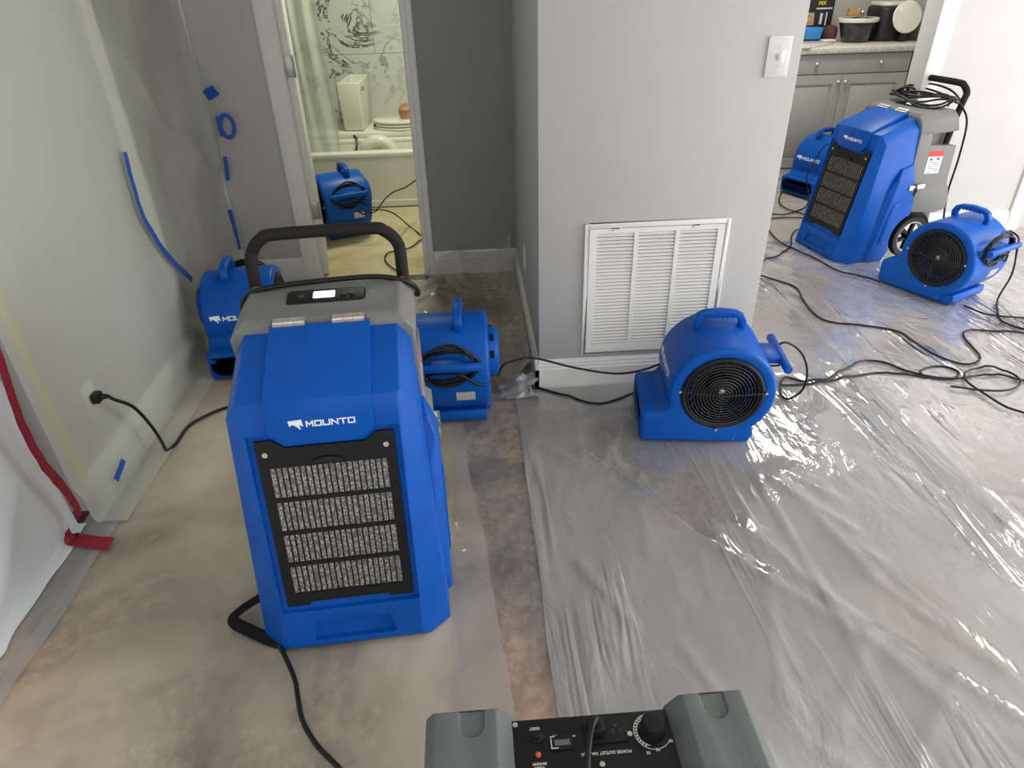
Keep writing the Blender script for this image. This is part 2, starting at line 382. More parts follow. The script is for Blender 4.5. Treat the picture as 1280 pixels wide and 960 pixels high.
# kitchen and right side
sbox('wall_kitchen_back', 'paint_kitchen', XP, 4.5, 5.98, 6.08, 0, CEIL)
sbox('wall_kitchen_side', 'paint_kitchen', 3.50, 3.60, 4.07, 5.98, 0, CEIL)
sbox('wall_right_back', 'paint_white', 2.60, 4.5, 3.95, 4.07, 0, CEIL)
bm = bmesh.new(); bx(bm, 4.4, 4.5, -1.6, 3.95, 0, .25); bx(bm, 4.4, 4.5, -1.6, 3.95, 2.2, CEIL); bx(bm, 4.4, 4.5, -1.6, -.65, .25, 2.2); bx(bm, 4.4, 4.5, 2.15, 2.3, .25, 2.2); bx(bm, 4.4, 4.5, 3.6, 3.95, .25, 2.2)
struct('wall_right', bm, 'paint_white', smooth=0)
# bathroom shell
sbox('wall_bath_back', 'paint_kitchen', -2.45, .6, 6.15, 6.25, 0, CEIL)
sbox('wall_bath_right', 'paint_kitchen', .12, .236, YB+.11, 6.15, 0, CEIL)

def baseboard(name, poly_pts, m='trim_white', h=.135, t=.016):
    """profiled skirting along a straight run: p0 -> p1, thickness towards the left of travel"""
    (x0, y0), (x1, y1) = poly_pts; d = Vector((x1-x0, y1-y0)); L = d.length; d.normalize(); n = Vector((-d.y, d.x))
    prof = [(0, 0), (t, 0), (t, h*.70), (t*.72, h*.74), (t*.80, h*.79), (t*.55, h*.86), (t*.62, h*.90), (t*.3, h*.97), (0, h)]
    bm = bmesh.new(); prism(bm, prof, lambda p, s: (x0+d.x*s+n.x*p[0], y0+d.y*s+n.y*p[0], p[1]), 0, L)
    return struct(name, bm, m, smooth=0)
baseboard('baseboard_left', ((XL, 2.80), (XL, 1.79)))
baseboard('baseboard_back_left', ((-.975, YB), (-1.305, YB)))
baseboard('baseboard_back_right', ((XA, YB), (-.235, YB)))
baseboard('baseboard_pier_side', ((XA, YP-.016), (XA, YB)))
baseboard('baseboard_pier_front', ((XP+.016, YP), (XA-.016, YP)))
baseboard('baseboard_pier_right', ((XP, YB+.9), (XP, YP-.016)))
baseboard('baseboard_right_back', ((3.36, 3.95), (2.66, 3.95)))
def casing(name, x0, x1, y, z1, d=.018, m='trim_white'):
    bm = bmesh.new(); w = x1-x0
    prof = [(0, 0), (0, -d*.7), (w*.12, -d), (w*.45, -d), (w*.52, -d*.8), (w*.88, -d*.7), (w, -d*.45), (w, 0)]
    prism(bm, [(x0+p, y+q) for p, q in prof], lambda p, t: (p[0], p[1], t), 0, z1)
    return struct(name, bm, m, smooth=0)
casing('trim_1', -.978, -.890, YB, 2.10)
casing('trim_2', -.296, -.236, YB, 2.10)
sbox('trim_3', 'trim_white', -.978, -.236, YB-.018, YB, 2.03, 2.11)
sbox('trim_4', 'trim_white', -.905, -.887, YB-.002, YB+.112, 0, 2.05)      # hinge jamb
sbox('trim_5', 'trim_white', -.296, -.275, YB-.002, YB+.112, 0, 2.05)      # strike jamb
sbox('trim_6', 'trim_white', 2.552, 2.648, 3.932, 4.085, 0, CEIL, bevel=.004)
casing('trim_7', 3.362, 3.45, 3.95, 2.1)
sbox('trim_8', 'trim_white', XL-.13, XL+.004, 2.785, 2.812, 0, 2.08)           # near jamb of hall opening
bm = bmesh.new(); bx(bm, XL-.002, XL+.005, 2.715, 2.79, 0.135, 2.12); struct('trim_9', bm, 'trim_white', bevel=.004)
bm = bmesh.new(); bx(bm, XL-.04, XL+.012, YB-.035, YB-.001, 0, 2.1); struct('trim_10', bm, 'trim_white', bevel=.003)

# bathroom door, swung open past the hinge jamb
dr = thing('bathroom_door', 'white panel door swung open into the bathroom', 'door', (-.872, YB+.05, .012), math.radians(101))
bm = bmesh.new(); bx(bm, 0, .60, -.0175, .0175, 0, 2.02); obj('door_slab', bm, 'door_white', dr, bevel=.002)
for z0, z1 in ((.2, .9), (1.05, 1.85)):
    bm = bmesh.new(); bx(bm, .09, .50, .0176, .022, z0, z1); obj('door_panel', bm, 'door_white', dr, bevel=.003)
for z in (1.10, .375):
    bm = bmesh.new(); prism_y(bm, rrect(-.004, .034, z-.05, z+.05, .008), -.021, -.0177); bx(bm, -.006, -.0005, -.021, .018, z-.05, z+.05)
    cyl(bm, (-.006, -.024, z-.05), (-.006, -.024, z+.05), .006, 10)
    h = obj('hinge', bm, 'sheet_metal_pale', dr, bevel=.0008); h['label'] = 'satin metal door hinge'

# ------------------------------------------------------------------ return air grille
g = thing('return_air_grille', 'white square louvred return air grille on the grey wall above the baseboard', 'vent', (.407, YP-.004, .157))
GW, GH = .543, .540
bm = bmesh.new(); bx(bm, .012, GW-.012, 0, .003, .012, GH-.012); obj('shade_backing', bm, 'vent_shade', g, smooth=0)  # dark sheet standing in for the shadow lines between slats
def ringframe(bm, o, i, y0, y1):
    (a0, a1, b0, b1), (c0, c1, d0, d1) = o, i
    bx(bm, a0, c0, y0, y1, b0, b1); bx(bm, c1, a1, y0, y1, b0, b1); bx(bm, c0, c1, y0, y1, b0, d0); bx(bm, c0, c1, y0, y1, d1, b1)
bm = bmesh.new(); ringframe(bm, (0, GW, 0, GH), (.016, GW-.016, .016, GH-.016), -.012, .004); obj('outer_frame', bm, 'vent_white', g, bevel=.002)
bm = bmesh.new(); ringframe(bm, (.018, GW-.018, .018, GH-.018), (.045, GW-.045, .046, GH-.036), -.010, .002)
bx(bm, .185, .200, -.010, .002, .046, GH-.036); bx(bm, .340, .355, -.010, .002, .046, GH-.036); obj('door_frame', bm, 'vent_white', g, smooth=0)
bm = bmesh.new(); prism_x(bm, [(-.0095, -.0044), (-.0088, -.0051), (.001, .0034), (.0003, .0041)], 0, 1); slat_me = mk('slat', bm, 'vent_white', smooth=0)
NS = 33
for (a, b) in ((.045, .185), (.200, .340), (.355, GW-.045)):
    for k in range(NS):
        s = put('slat', slat_me, g, (a, 0, .046+(k+.5)*(GH-.082)/NS)); s.scale = (b-a, 1, 1)
for x in (.10, .40):
    bm = bmesh.new(); bx(bm, x, x+.026, -.0135, -.010, GH-.019, GH-.0155); cyl(bm, (x+.002, -.0135, GH-.024), (x+.002, -.010, GH-.024), .002, 8); obj('latch', bm, 'wire_grey', g, smooth=0)
# light switch
sw = thing('light_switch', 'white toggle light switch plate under loose clear film on the grey wall', 'light switch', (1.029, YP, 1.232))
bm = bmesh.new(); prism_y(bm, rrect(-.039, .039, -.062, .062, .005), -.006, 0); obj('cover_plate', bm, 'vent_white', sw, bevel=.002)
bm = bmesh.new(); prism_x(bm, [(-.006, -.012), (-.018, .002), (-.016, .009), (-.006, .010)], -.005, .005); obj('toggle', bm, 'vent_white', sw, bevel=.001)
bm = bmesh.new(); cyl(bm, (0, -.0075, .03), (0, -.005, .03), .0035, 10); cyl(bm, (0, -.0075, -.03), (0, -.005, -.03), .0035, 10); obj('screw', bm, 'metal', sw)
bm = bmesh.new()
N = 10
vs = [[bm.verts.new((-.037+.074*i/N, -.0095-.006*abs(mnoise.noise(Vector((i*.9, j*.7, 3))))-.011*max(0, 1-((i-N/2)**2+(j-N/2)**2)/5), -.06+.12*j/N)) for j in range(N+1)] for i in range(N+1)]
for i in range(N):
    for j in range(N): bm.faces.new((vs[i][j], vs[i+1][j], vs[i+1][j+1], vs[i][j+1]))
obj('clear_film', bm, 'film_strip', sw, smooth=180)
# outlet on the alcove side of the pier
ou = thing('wall_outlet', 'white wall outlet plate on the shaded side of the pier', 'outlet', (XA, 3.02, .33), 0)
bm = bmesh.new(); prism_x(bm, rrect(-.035, .035, -.057, .057, .005), -.006, 0); obj('cover_plate', bm, 'vent_white', ou, bevel=.002)
for z in (-.02, .02):
    bm = bmesh.new(); prism_x(bm, rrect(-.014, .014, z-.013, z+.013, .006), -.0075, -.0055); obj('socket', bm, 'cream', ou)

# ------------------------------------------------------------------ dehumidifiers
LEAN = math.radians(9.9); TL = math.tan(LEAN); FL = .69/math.cos(LEAN)
def fp(p, n):          # front plane: p=(u, distance up the face), n outwards
    return (p[0], p[1]*math.sin(LEAN)-n*math.cos(LEAN), p[1]*math.cos(LEAN)+n*math.sin(LEAN))
SL = math.atan2(.775-.69, .32-.12)
def lp(p, n):          # lid plane
    return (p[0], .12+p[1]*math.cos(SL)-n*math.sin(SL), .69+p[1]*math.sin(SL)+n*math.cos(SL))
WHV, WHZ, WHR = .435, .122, .12
DH = {}
def build_dehum():
    # blue front shell
    bm = bmesh.new()
    side = [(.012, .0), (.0, .02), (.12, .69), (.325, .765), (.352, .69), (.352, .40), (.385, .34), (.385, .265)] + \
           arc(WHV, WHZ, .145, 110, 205, 8) + [(.29, .03), (.275, .0)]
    prism_x(bm, side, -.25, .25)
    for s in (-1, 1): cut(bm, (s*.212, 0, .69), Vector((s, 0, .045)).normalized())
    for s in (-1, 1):
        cut(bm, (s*.178, .003, .0), Vector((s*.62, -.78*math.cos(LEAN), .78*math.sin(LEAN))))
        cut(bm, (s*.180, .22, .728), Vector((s*.84, -.18, .50)))
    body = mk('front_shell', bm, ['blue_plastic'], bevel=.010, seg=3, cutters=[
        (lambda b: (prism(b, [(-.172, .128), (.172, .128), (.172, .622), (-.172, .622)], fp, -.012, .05), b)[1])(bmesh.new()),
        (lambda b: (prism(b, [(-.105, .035), (.105, .035), (.092, .092), (-.092, .092)], fp, -.012, .05), b)[1])(bmesh.new())])
    DH['front_shell'] = body
    for nm, s in (('R', 1), ('L', -1)):
        bm = bmesh.new()
        fside = [(.150, .0), (.150, .08), (.215, .40), (.275, .515), (.352, .535), (.352, .40), (.385, .34), (.385, .265)] + arc(WHV, WHZ, .145, 110, 205, 8) + [(.29, .03), (.275, 0)]
        prism_x(bm, fside, *((.19, .256) if s > 0 else (-.256, -.19)))
        cut(bm, (s*.226, .2, .53), Vector((s*.93, 0, .36)))
        cut(bm, (s*.240, .160, .08), Vector((s*.72, -.68, .14)))
        DH['fender'+nm] = mk('fender', bm, 'blue_plastic', bevel=.008, seg=3)
        bm = bmesh.new(); prism_x(bm, [(.21, .10), (.235, .27), (.255, .33), (.30, .34), (.27, .20), (.25, .10)], *((.245, .261) if s > 0 else (-.261, -.245)))
        DH['rib'+nm] = mk('side_rib', bm, 'blue_plastic', bevel=.005, seg=2)
    # hinged lid: slab on the sloping top folded down over the face
    bm = bmesh.new(); th = .012; LW = .118
    Ll = math.hypot(.20, .085)-.002
    prof_out = [fp((0, .598), th), fp((0, FL+.004), th), lp((0, 0.004), th), lp((0, Ll), th)]
    prof_in = [fp((0, .598), -.006), fp((0, FL-.004), -.006), lp((0, .004), -.006), lp((0, Ll), -.006)]
    yz = [(p[1], p[2]) for p in prof_out] + [(p[1], p[2]) for p in prof_in[::-1]]
    prism_x(bm, yz, -LW, LW)
    for s in (-1, 1): cut(bm, Vector(fp((s*LW, .625), th)), Vector((s*.64, -.0, -.77)))
    DH['lid'] = mk('lid', bm, 'blue_plastic', bevel=.005, seg=3)
    bm = mark_bm(.148, lambda p, n: fp((p[0]+.004, p[1]+.648), n+th+.0003)); DH['logo'] = mk('logo_lettering', bm, 'white_ink', smooth=0)
    # grille plate
    bm = bmesh.new(); n0, n1 = -.0115, -.004
    def fr(a0, a1, b0, b1): prism(bm, [(a0, b0), (a1, b0), (a1, b1), (a0, b1)], fp, n0, n1)
    G0, G1, B0, B1 = -.157, .157, .143, .606
    sx0, sx1, sz0, sz1 = -.134, .134, .180, .535
    fr(G0, sx0, B0, B1); fr(sx1, G1, B0, B1)
    prism(bm, [(sx0, sz1), (sx1, sz1), (sx1, B1), (.118, B1), (.092, .585), (-.092, .585), (-.118, B1), (sx0, B1)], fp, n0, n1)
    prism(bm, [(sx0, B0), (-.10, B0), (-.098, .152), (.098, .152), (.10, B0), (sx1, B0), (sx1, sz0), (sx0, sz0)], fp, n0, n1)
    rh = (sz1-sz0-.030)/4
    for k in range(1, 4): fr(sx0, sx1, sz0+k*(rh+.01)-.01, sz0+k*(rh+.01))
    DH['grille_frame'] = mk('grille', bm, 'black_plastic', smooth=0)
    bm = bmesh.new(); prism(bm, [(sx0-.004, sz0-.004), (sx1+.004, sz0-.004), (sx1+.004, sz1+.004), (sx0-.004, sz1+.004)], fp, -.0118, -.0095); DH['filter'] = mk('filter', bm, 'filter_mesh', smooth=0)
    bm = bmesh.new(); w = .0028
    prism(bm, [(-w/2, 0), (w/2, 0), (w/2, rh), (-w/2, rh)], fp, -.0095, -.0045); DH['bar'] = mk('grille_bar', bm, 'black_plastic', smooth=0)
    DH['bars'] = []
    pit = (sx1-sx0)/20
    for r in range(4):
        for k in range(1, 20): DH['bars'].append(fp((sx0+k*pit, sz0+r*(rh+.01)), 0))
    DH['screws'] = []
    for p in ((-.137, .572), (.137, .572)):
        bm = bmesh.new(); cyl(bm, fp(p, -.004), fp(p, -.001), .0065, 14); DH['screws'].append(mk('screw', bm, 'metal'))
    bm = bmesh.new()
    prism(bm, [(-.04, .539), (.04, .539), (.03, .552), (0, .558), (-.03, .552)], fp, -.004, .004); DH['pull'] = mk('finger_pull', bm, 'black_plastic', bevel=.002)
    # grey back shell
    bm = bmesh.new()
    prism_x(bm, [(.318, .768), (.335, .790), (.50, .803), (.545, .795), (.587, .690), (.345, .675), (.340, .69)], -.222, .222)
    for s in (-1, 1): cut(bm, (s*.190, .4, .795), Vector((s*.80, -.05, .60)))
    bm2 = bm; DH['back_top'] = mk('back_shell_top', bm2, 'grey_plastic', bevel=.008, seg=3)
    bm = bmesh.new()
    lowp = [(.340, .70), (.412, .70), (.424, .625), (.594, .612), (.604, .43), (.632, .335), (.632, .262), (.556, .247), (.560, .19)] + arc(WHV, WHZ, .145, 20, 110, 8) + [(.383, .265), (.383, .335), (.350, .395)]
    prism_x(bm, lowp, -.222, .222)
    DH['back_low'] = mk('back_shell', bm, 'grey_plastic', bevel=.006, seg=2)
    for nm, s in (('R', 1), ('L', -1)):
        bm = bmesh.new(); prism_x(bm, [(.388, .27), (.388, .34), (.41, .41), (.59, .42), (.604, .40), (.63, .33), (.63, .265), (.56, .25)], *((.21, .240) if s > 0 else (-.240, -.21)))
        cut(bm, (s*.222, .5, .41), Vector((s*.8, 0, .6))); DH['back_side'+nm] = mk('side_swell', bm, 'grey_plastic', bevel=.006)
    bm = bmesh.new(); bx(bm, -.17, .17, .40, .57, .60, .72); DH['core'] = mk('inner_core', bm, 'grey_plastic', bevel=.01)
    # handle
    bm = bmesh.new()
    hp = [(-.196, .545, .62), (-.196, .560, .75), (-.196, .578, .845)] + [(-.196+.075*(1-math.cos(a)), .590, .845+.072*math.sin(a)) for a in (.35, .7, 1.05, 1.4)] + \
         [(0, .592, .9175)] + [(.196-.075*(1-math.cos(a)), .590, .845+.072*math.sin(a)) for a in (1.4, 1.05, .7, .35)] + [(.196, .578, .845), (.196, .560, .75), (.196, .545, .62)]
    tube(bm, smooth_path(hp, 5), .0165, 12); DH['handle'] = mk('handle', bm, 'black_foam', smooth=60)
    # control panel
    bm = bmesh.new(); prism(bm, rrect(-.098, .098, -.032, .032, .012), lambda p, n: (p[0]+.006, .435+p[1]*.96-n*.1, .797+p[1]*.14+n), -.006, .006); DH['panel'] = mk('control_panel', bm, 'black_plastic', bevel=.003)
    bm = bmesh.new(); prism(bm, rrect(-.032, .022, -.013, .017, .003), lambda p, n: (p[0]+.006, .435+p[1]*.96-n*.1, .797+p[1]*.14+n), .006, .0075); DH['display'] = mk('display_screen', bm, 'display', smooth=0)
    DH['buttons'] = []
    for x in (-.062, .045, .066):
        bm = bmesh.new(); cyl(bm, (x+.006, .434, .802), (x+.006, .434, .8055), .009, 12); DH['buttons'].append(mk('button', bm, 'wire_grey'))
    # hinges
    DH['hinges'] = []
    for x in (-.072, .068):
        bm = bmesh.new(); P = lambda p, n: lp((p[0], p[1]), n)
        prism(bm, [(x-.038, Ll-.008), (x+.038, Ll-.008), (x+.038, Ll+.02), (x-.038, Ll+.02)], P, .012, .0145)
        for k in range(3): cyl(bm, lp((x-.037+.025*k, Ll+.004), .0155), lp((x-.0135+.025*k, Ll+.004), .0155), .0042, 10)
        DH['hinges'].append(mk('hinge', bm, 'metal'))
    # wheels
    for nm, s in (('R', 1), ('L', -1)):
        c = s*.232; fn = lambda x, y, h, c=c: (c+h, WHV+x, WHZ+y)
        bm = bmesh.new(); lathe(bm, [(WHR-.030, -.02), (WHR-.006, -.022), (WHR, -.012), (WHR, .012), (WHR-.006, .022), (WHR-.030, .02)], fn, 36, closed=True); DH['tire'+nm] = mk('tire', bm, 'rubber', smooth=40)
        bm = bmesh.new(); lathe(bm, [(WHR-.042, -.012), (WHR-.029, -.018), (WHR-.029, .018), (WHR-.034, .022), (WHR-.042, .012)], fn, 36, closed=True); DH['rim'+nm] = mk('rim', bm, 'silver_plastic', smooth=40)
        bm = bmesh.new(); lathe(bm, [(.0, -.022), (.024, -.022), (.024, .020), (.018, .026), (0, .026)], fn, 20)
        for k in range(6):
            a = k*PI/3+.3; ca, sa = math.cos(a), math.sin(a)
            prism(bm, [(.015, -.010), (WHR-.036, -.007), (WHR-.036, .007), (.015, .010)], lambda p, t: (c+t, WHV+p[0]*ca-p[1]*sa, WHZ+p[0]*sa+p[1]*ca), -.01, .01)
        DH['hub'+nm] = mk('hub', bm, 'black_plastic', smooth=30)
    bm = bmesh.new(); cyl(bm, (-.235, WHV, WHZ), (.235, WHV, WHZ), .010, 12); DH['axle'] = mk('axle', bm, 'metal')
    # side label, latch
    u = .2226
    S = lambda p, t: (u+t, p[0], p[1])
    bm = bmesh.new(); prism(bm, [(.430, .475), (.524, .470), (.524, .592), (.430, .597)], S, 0, .0008); DH['label_w'] = mk('warning_label', bm, 'white_ink', smooth=0)
    bm = bmesh.new(); prism(bm, [(.430, .566), (.524, .561), (.524, .592), (.430, .597)], S, .0009, .0013); DH['label_r'] = mk('label_band', bm, 'red_ink', smooth=0)
    bm = bmesh.new()
    for x in (.452, .497): prism(bm, [(x-.012, .544), (x+.012, .544), (x, .561)], S, .0009, .0013)
    for k in range(6): prism(bm, [(.438, .48+k*.010), (.516, .477+k*.010), (.516, .480+k*.010), (.438, .483+k*.010)], S, .0009, .0012)
    DH['label_t'] = mk('label_print', bm, 'carton_black', smooth=0)
    for nm, s in (('R', 1), ('L', -1)):
        bm = bmesh.new(); a, b = (.236, .262) if s > 0 else (-.262, -.236)
        bx(bm, a, b, .375, .425, .405, .428); bx(bm, a, b, .325, .352, .400, .425); bx(bm, a, a+(b-a)*.7, .345, .38, .409, .418)
        DH['latch'+nm] = mk('latch', bm, 'metal', bevel=.0015)
build_dehum()
def dehum(label, x, y, yaw, group=None):
    t = thing('dehumidifier', label, 'dehumidifier', (x, y, .006), math.radians(yaw), group)
    fs = put('front_shell', DH['front_shell'], t)
    for k in 'RL':
        put('fender', DH['fender'+k], fs); put('side_rib', DH['rib'+k], fs)
    lid = put('lid', DH['lid'], t); lg = put('logo_lettering', DH['logo'], lid); lg['label'] = 'white brand emblem and lettering'
    gr = put('grille', DH['grille_frame'], t); f = put('filter', DH['filter'], gr); f['label'] = 'silver mesh air filter'
    for p in DH['bars']: put('grille_bar', DH['bar'], gr, p)
    for q_ in DH['screws']: put('screw', q_, gr)
    put('finger_pull', DH['pull'], gr)
    bs = put('back_shell', DH['back_low'], t)
    for k in 'RL': put('side_swell', DH['back_side'+k], bs)
    put('inner_core', DH['core'], bs); put('back_shell_top', DH['back_top'], t)
    put('handle', DH['handle'], t)
    cp = put('control_panel', DH['panel'], t); d = put('display_screen', DH['display'], cp); d['label'] = 'lit display'
    for b in DH['buttons']: put('button', b, cp)
    for h in DH['hinges']: put('hinge', h, t)
    for k in 'RL':
        w = put('wheel', DH['tire'+k], t); put('rim', DH['rim'+k], w); put('hub', DH['hub'+k], w)
        put('latch', DH['latch'+k], t)
    put('axle', DH['axle'], t)
    wl = put('warning_label', DH['label_w'], t); put('label_band', DH['label_r'], wl); put('label_print', DH['label_t'], wl)
    return t
d1 = dehum('blue and grey dehumidifier with carry strap on the brown floor beside the left wall', -.361, 1.163, 3.6)
d2 = dehum('blue and grey dehumidifier with cord coiled on its handle before the kitchen', 2.03, 3.745, -79)
# cable laid round the handle base of the first unit
bm = bmesh.new(); tube(bm, smooth_path([(-.226, .52, .735), (-.222, .50, .765), (-.19, .488, .80), (-.12, .492, .812), (0, .500, .815), (.12, .503, .815), (.19, .500, .803), (.226, .515, .775), (.232, .55, .735), (.20, .60, .715), (0, .61, .70), (-.20, .60, .71), (-.23, .56, .72)], 6, True), .007, 8, True)
obj('cord', bm, 'cord_black', d1, smooth=60)
# strap hanging out at the lower left
bm = bmesh.new()
sp = smooth_path([(-.235, .17, .055), (-.285, .155, .040), (-.322, .135, .030), (-.338, .118, .024), (-.326, .100, .020), (-.285, .075, .016), (-.235, .045, .012), (-.20, .03, .010)], 6)
tube(bm, sp, .01, 8, flat=(.016, .003)); s_ = obj('carry_strap', bm, 'black_matte', d1, smooth=60); s_['label'] = 'black webbing strap'
# cord coiled over the handle of the second unit
bm = bmesh.new(); pts = []
for k in range(5):
    for a in range(10):
        t = 2*PI*a/10; j = random.uniform(-.008, .008)
        pts.append((.205*math.cos(t)*(1+.05*math.sin(k*2.1))+j, .50+.07*math.sin(t)+.012*k-.02, .822+.018*math.sin(2*t+k)+.006*k+j+(.02 if math.sin(t) > .5 else 0)))
tube(bm, smooth_path(pts, 4), .0055, 7); obj('cord', bm, 'cord_black', d2, smooth=60)
bm = bmesh.new(); tube(bm, smooth_path([(.20, .55, .83), (.235, .60, .74), (.228, .63, .55), (.20, .66, .34), (.20, .70, .15), (.18, .76, .02), (.05, .84, .012)], 6), .0055, 8); obj('cord', bm, 'cord_black', d2, smooth=60)

# ------------------------------------------------------------------ air movers (carpet fans)
FN = {}
FC, FR_ = .213, .185
def build_fan():
    bm = bmesh.new()
    prof = [(-.272, .009), (.07, .009)] + arc(0, FC, FR_, -66, 196, 40) + [(-.200, .136), (-.272, .128)]
    prism_x(bm, prof, -.15, .155)
    c1 = bmesh.new(); prism_y(c1, rrect(-.118, .122, .044, .106, .029, 6), -.33, -.13)
    c2 = bmesh.new(); cyl(c2, (.045, 0, FC+.005), (.3, 0, FC+.005), .136, 40)
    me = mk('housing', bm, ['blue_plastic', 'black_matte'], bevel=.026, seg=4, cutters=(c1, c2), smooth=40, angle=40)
    for p in me.polygons:  # outlet and intake pockets blackened to stand for the shade inside
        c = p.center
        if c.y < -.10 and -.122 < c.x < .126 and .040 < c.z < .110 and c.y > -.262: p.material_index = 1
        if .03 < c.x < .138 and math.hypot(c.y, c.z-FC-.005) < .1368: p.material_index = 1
    FN['housing'] = me
    bm = bmesh.new(); bx(bm, -.132, .137, -.250, .085, 0.003, .028); prism_x(bm, [(.05, .003), (.12, .003), (.135, .03), (.13, .06), (.06, .05)], -.132, .137); FN['base'] = mk('base', bm, 'blue_plastic', bevel=.006)
    FN['feet'] = []
    for x in (-.10, .105):
        for y in (-.225, .10):
            bm = bmesh.new(); cyl(bm, (x, y, 0), (x, y, .008), .012, 12); FN['feet'].append(mk('foot', bm, 'rubber'))
    # carry handle with finger grips
    zb = FC+FR_-.012
    outer = [(-.090, zb-.008), (-.094, zb+.020), (-.082, zb+.046), (-.055, zb+.060), (0, zb+.066), (.055, zb+.060), (.082, zb+.046), (.094, zb+.020), (.090, zb-.008)]
    inner = [(.066, zb-.006), (.068, zb+.018), (.060, zb+.032)]
    for k in range(13):
        y = .050-k*.100/12; inner.append((y, zb+.036+.0045*math.cos(k*PI)))
    inner += [(-.060, zb+.032), (-.068, zb+.018), (-.066, zb-.006)]
    bm = bmesh.new(); prism_x(bm, outer+inner, -.058, -.026); FN['handle'] = mk('carry_handle', bm, 'blue_plastic', bevel=.007, seg=3, smooth=50)
    ax = lambda x, y, h: (h, x, FC+.005+y)
    bm = bmesh.new(); lathe(bm, [(.121, .139), (.135, .140), (.142, .146), (.142, .157), (.135, .162), (.125, .158)], ax, 40, closed=True); FN['ring'] = mk('intake_ring', bm, 'black_plastic', smooth=50)
    FN['wires'] = []
    for k in range(11):
        r = .013+k*.0107; bm = bmesh.new()
        tube(bm, [ax(r*math.cos(2*PI*i/36), r*math.sin(2*PI*i/36), .166-.35*r*r) for i in range(36)], .0014, 5, True); FN['wires'].append(mk('guard_wire', bm, 'wire_grey'))
    FN['spokes'] = []
    for a in (4, 176, 268):
        a = math.radians(a); bm = bmesh.new(); tube(bm, [ax(r*math.cos(a), r*math.sin(a), .1685-.35*r*r) for r in (.0, .05, .1, .146)], .0014, 5); FN['spokes'].append(mk('guard_spoke', bm, 'wire_grey'))
    FN['gscrews'] = []
    for a in (4, 176, 268):
        a = math.radians(a); bm = bmesh.new(); cyl(bm, ax(.147*math.cos(a), .147*math.sin(a), .150), ax(.147*math.cos(a), .147*math.sin(a), .163), .005, 10); FN['gscrews'].append(mk('screw', bm, 'metal'))
    bm = bmesh.new()
    lathe(bm, [(0, .06), (.095, .06), (.095, .075), (.045, .078), (.045, .125), (.03, .132), (0, .132)], ax, 28); FN['motor'] = mk('motor', bm, 'black_plastic', smooth=40)
    bm = bmesh.new(); lathe(bm, [(0, .132), (.011, .132), (.011, .140), (.006, .142), (.0, .142)], ax, 14); FN['bolt'] = mk('shaft_bolt', bm, 'metal')
    bm = bmesh.new()
    for k in range(26):
        a = 2*PI*k/26; b = a+.16
        p0, p1, q0, q1 = (.095*math.cos(a), .095*math.sin(a)), (.124*math.cos(b), .124*math.sin(b)), None, None
        prism(bm, [p0, p1, (p1[0]+.004*-math.sin(b), p1[1]+.004*math.cos(b)), (p0[0]-.004*math.sin(a), p0[1]+.004*math.cos(a))], lambda p, t: ax(p[0], p[1], t), .06, .128)
    FN['impeller'] = mk('impeller', bm, 'blue_dark', smooth=0)
    # motor cover at the other end
    bx_ = lambda x, y, h: (-.148-h, x, FC+.03+y)
    bm = bmesh.new(); lathe(bm, [(0, .042), (.070, .042), (.088, .036), (.094, .026), (.096, 0)], bx_, 32); FN['cover'] = mk('motor_cover', bm, 'blue_plastic', smooth=45)
    bm = bmesh.new()
    for a in (20, 60, 120, 160, 250, 290):
        a = math.radians(a); ca, sa = math.cos(a), math.sin(a)
        prism(bm, [(.0905, -.014), (.0985, -.014), (.0985, .014), (.0905, .014)], lambda p, t: bx_(p[0]*ca-p[1]*sa, p[0]*sa+p[1]*ca, t), .008, .022)
    FN['slots'] = mk('cooling_slot', bm, 'black_matte', smooth=0)
    # cord wrap
    bm = bmesh.new(); bx(bm, -.060, .060, .15, .212, .287, .311); FN['bracket'] = mk('wrap_bracket', bm, 'blue_plastic', bevel=.006)
    bm = bmesh.new(); cyl(bm, (-.125, .216, .30), (.125, .216, .30), .0155, 16); FN['bar'] = mk('wrap_bar', bm, 'blue_plastic', bevel=.005)
    rnd = random.Random(3); pts = []
    for k in range(7):
        for a in range(12):
            t = 2*PI*a/12
            pts.append((.118*math.cos(t)*(1-.03*k+rnd.uniform(-.03, .03)), .190+.006*math.sin(3*t+k)+rnd.uniform(-.008, .008), .292+(.058+.004*k)*math.sin(t)+rnd.uniform(-.004, .004)))
    pts += [(-.03, .215, .275), (-.10, .195, .215), (-.150, .17, .20)]
    bm = bmesh.new(); tube(bm, smooth_path(pts, 3), .0048, 7); FN['coil'] = mk('cord', bm, 'cord_black', smooth=60)
    # rating label on the rear drum, wrapped
    bm = bmesh.new(); rr = FR_+.0012; za, zb2 = .132, .176
    rows = []
    for i in range(5):
        z = za+(zb2-za)*i/4; y = math.sqrt(rr*rr-(z-FC)**2); rows.append([bm.verts.new((x, y, z)) for x in (-.092, -.022)])
    for i in range(4): bm.faces.new((rows[i][0], rows[i][1], rows[i+1][1], rows[i+1][0]))
    FN['label'] = mk('rating_label', bm, 'sticker', smooth=180); 
    # maker's mark wrapped on the drum front
    def wrap(p, n):
        a = PI+(-.55)+0; zc = FC+.040
        th = math.asin((zc-FC)/FR_)+p[1]/FR_; r = FR_+.0006+n
        return (p[0]-.015, -r*math.cos(th), FC+r*math.sin(th))
    FN['logo'] = mk('logo_lettering', mark_bm(.205, wrap), 'white_ink', smooth=0)
build_fan()
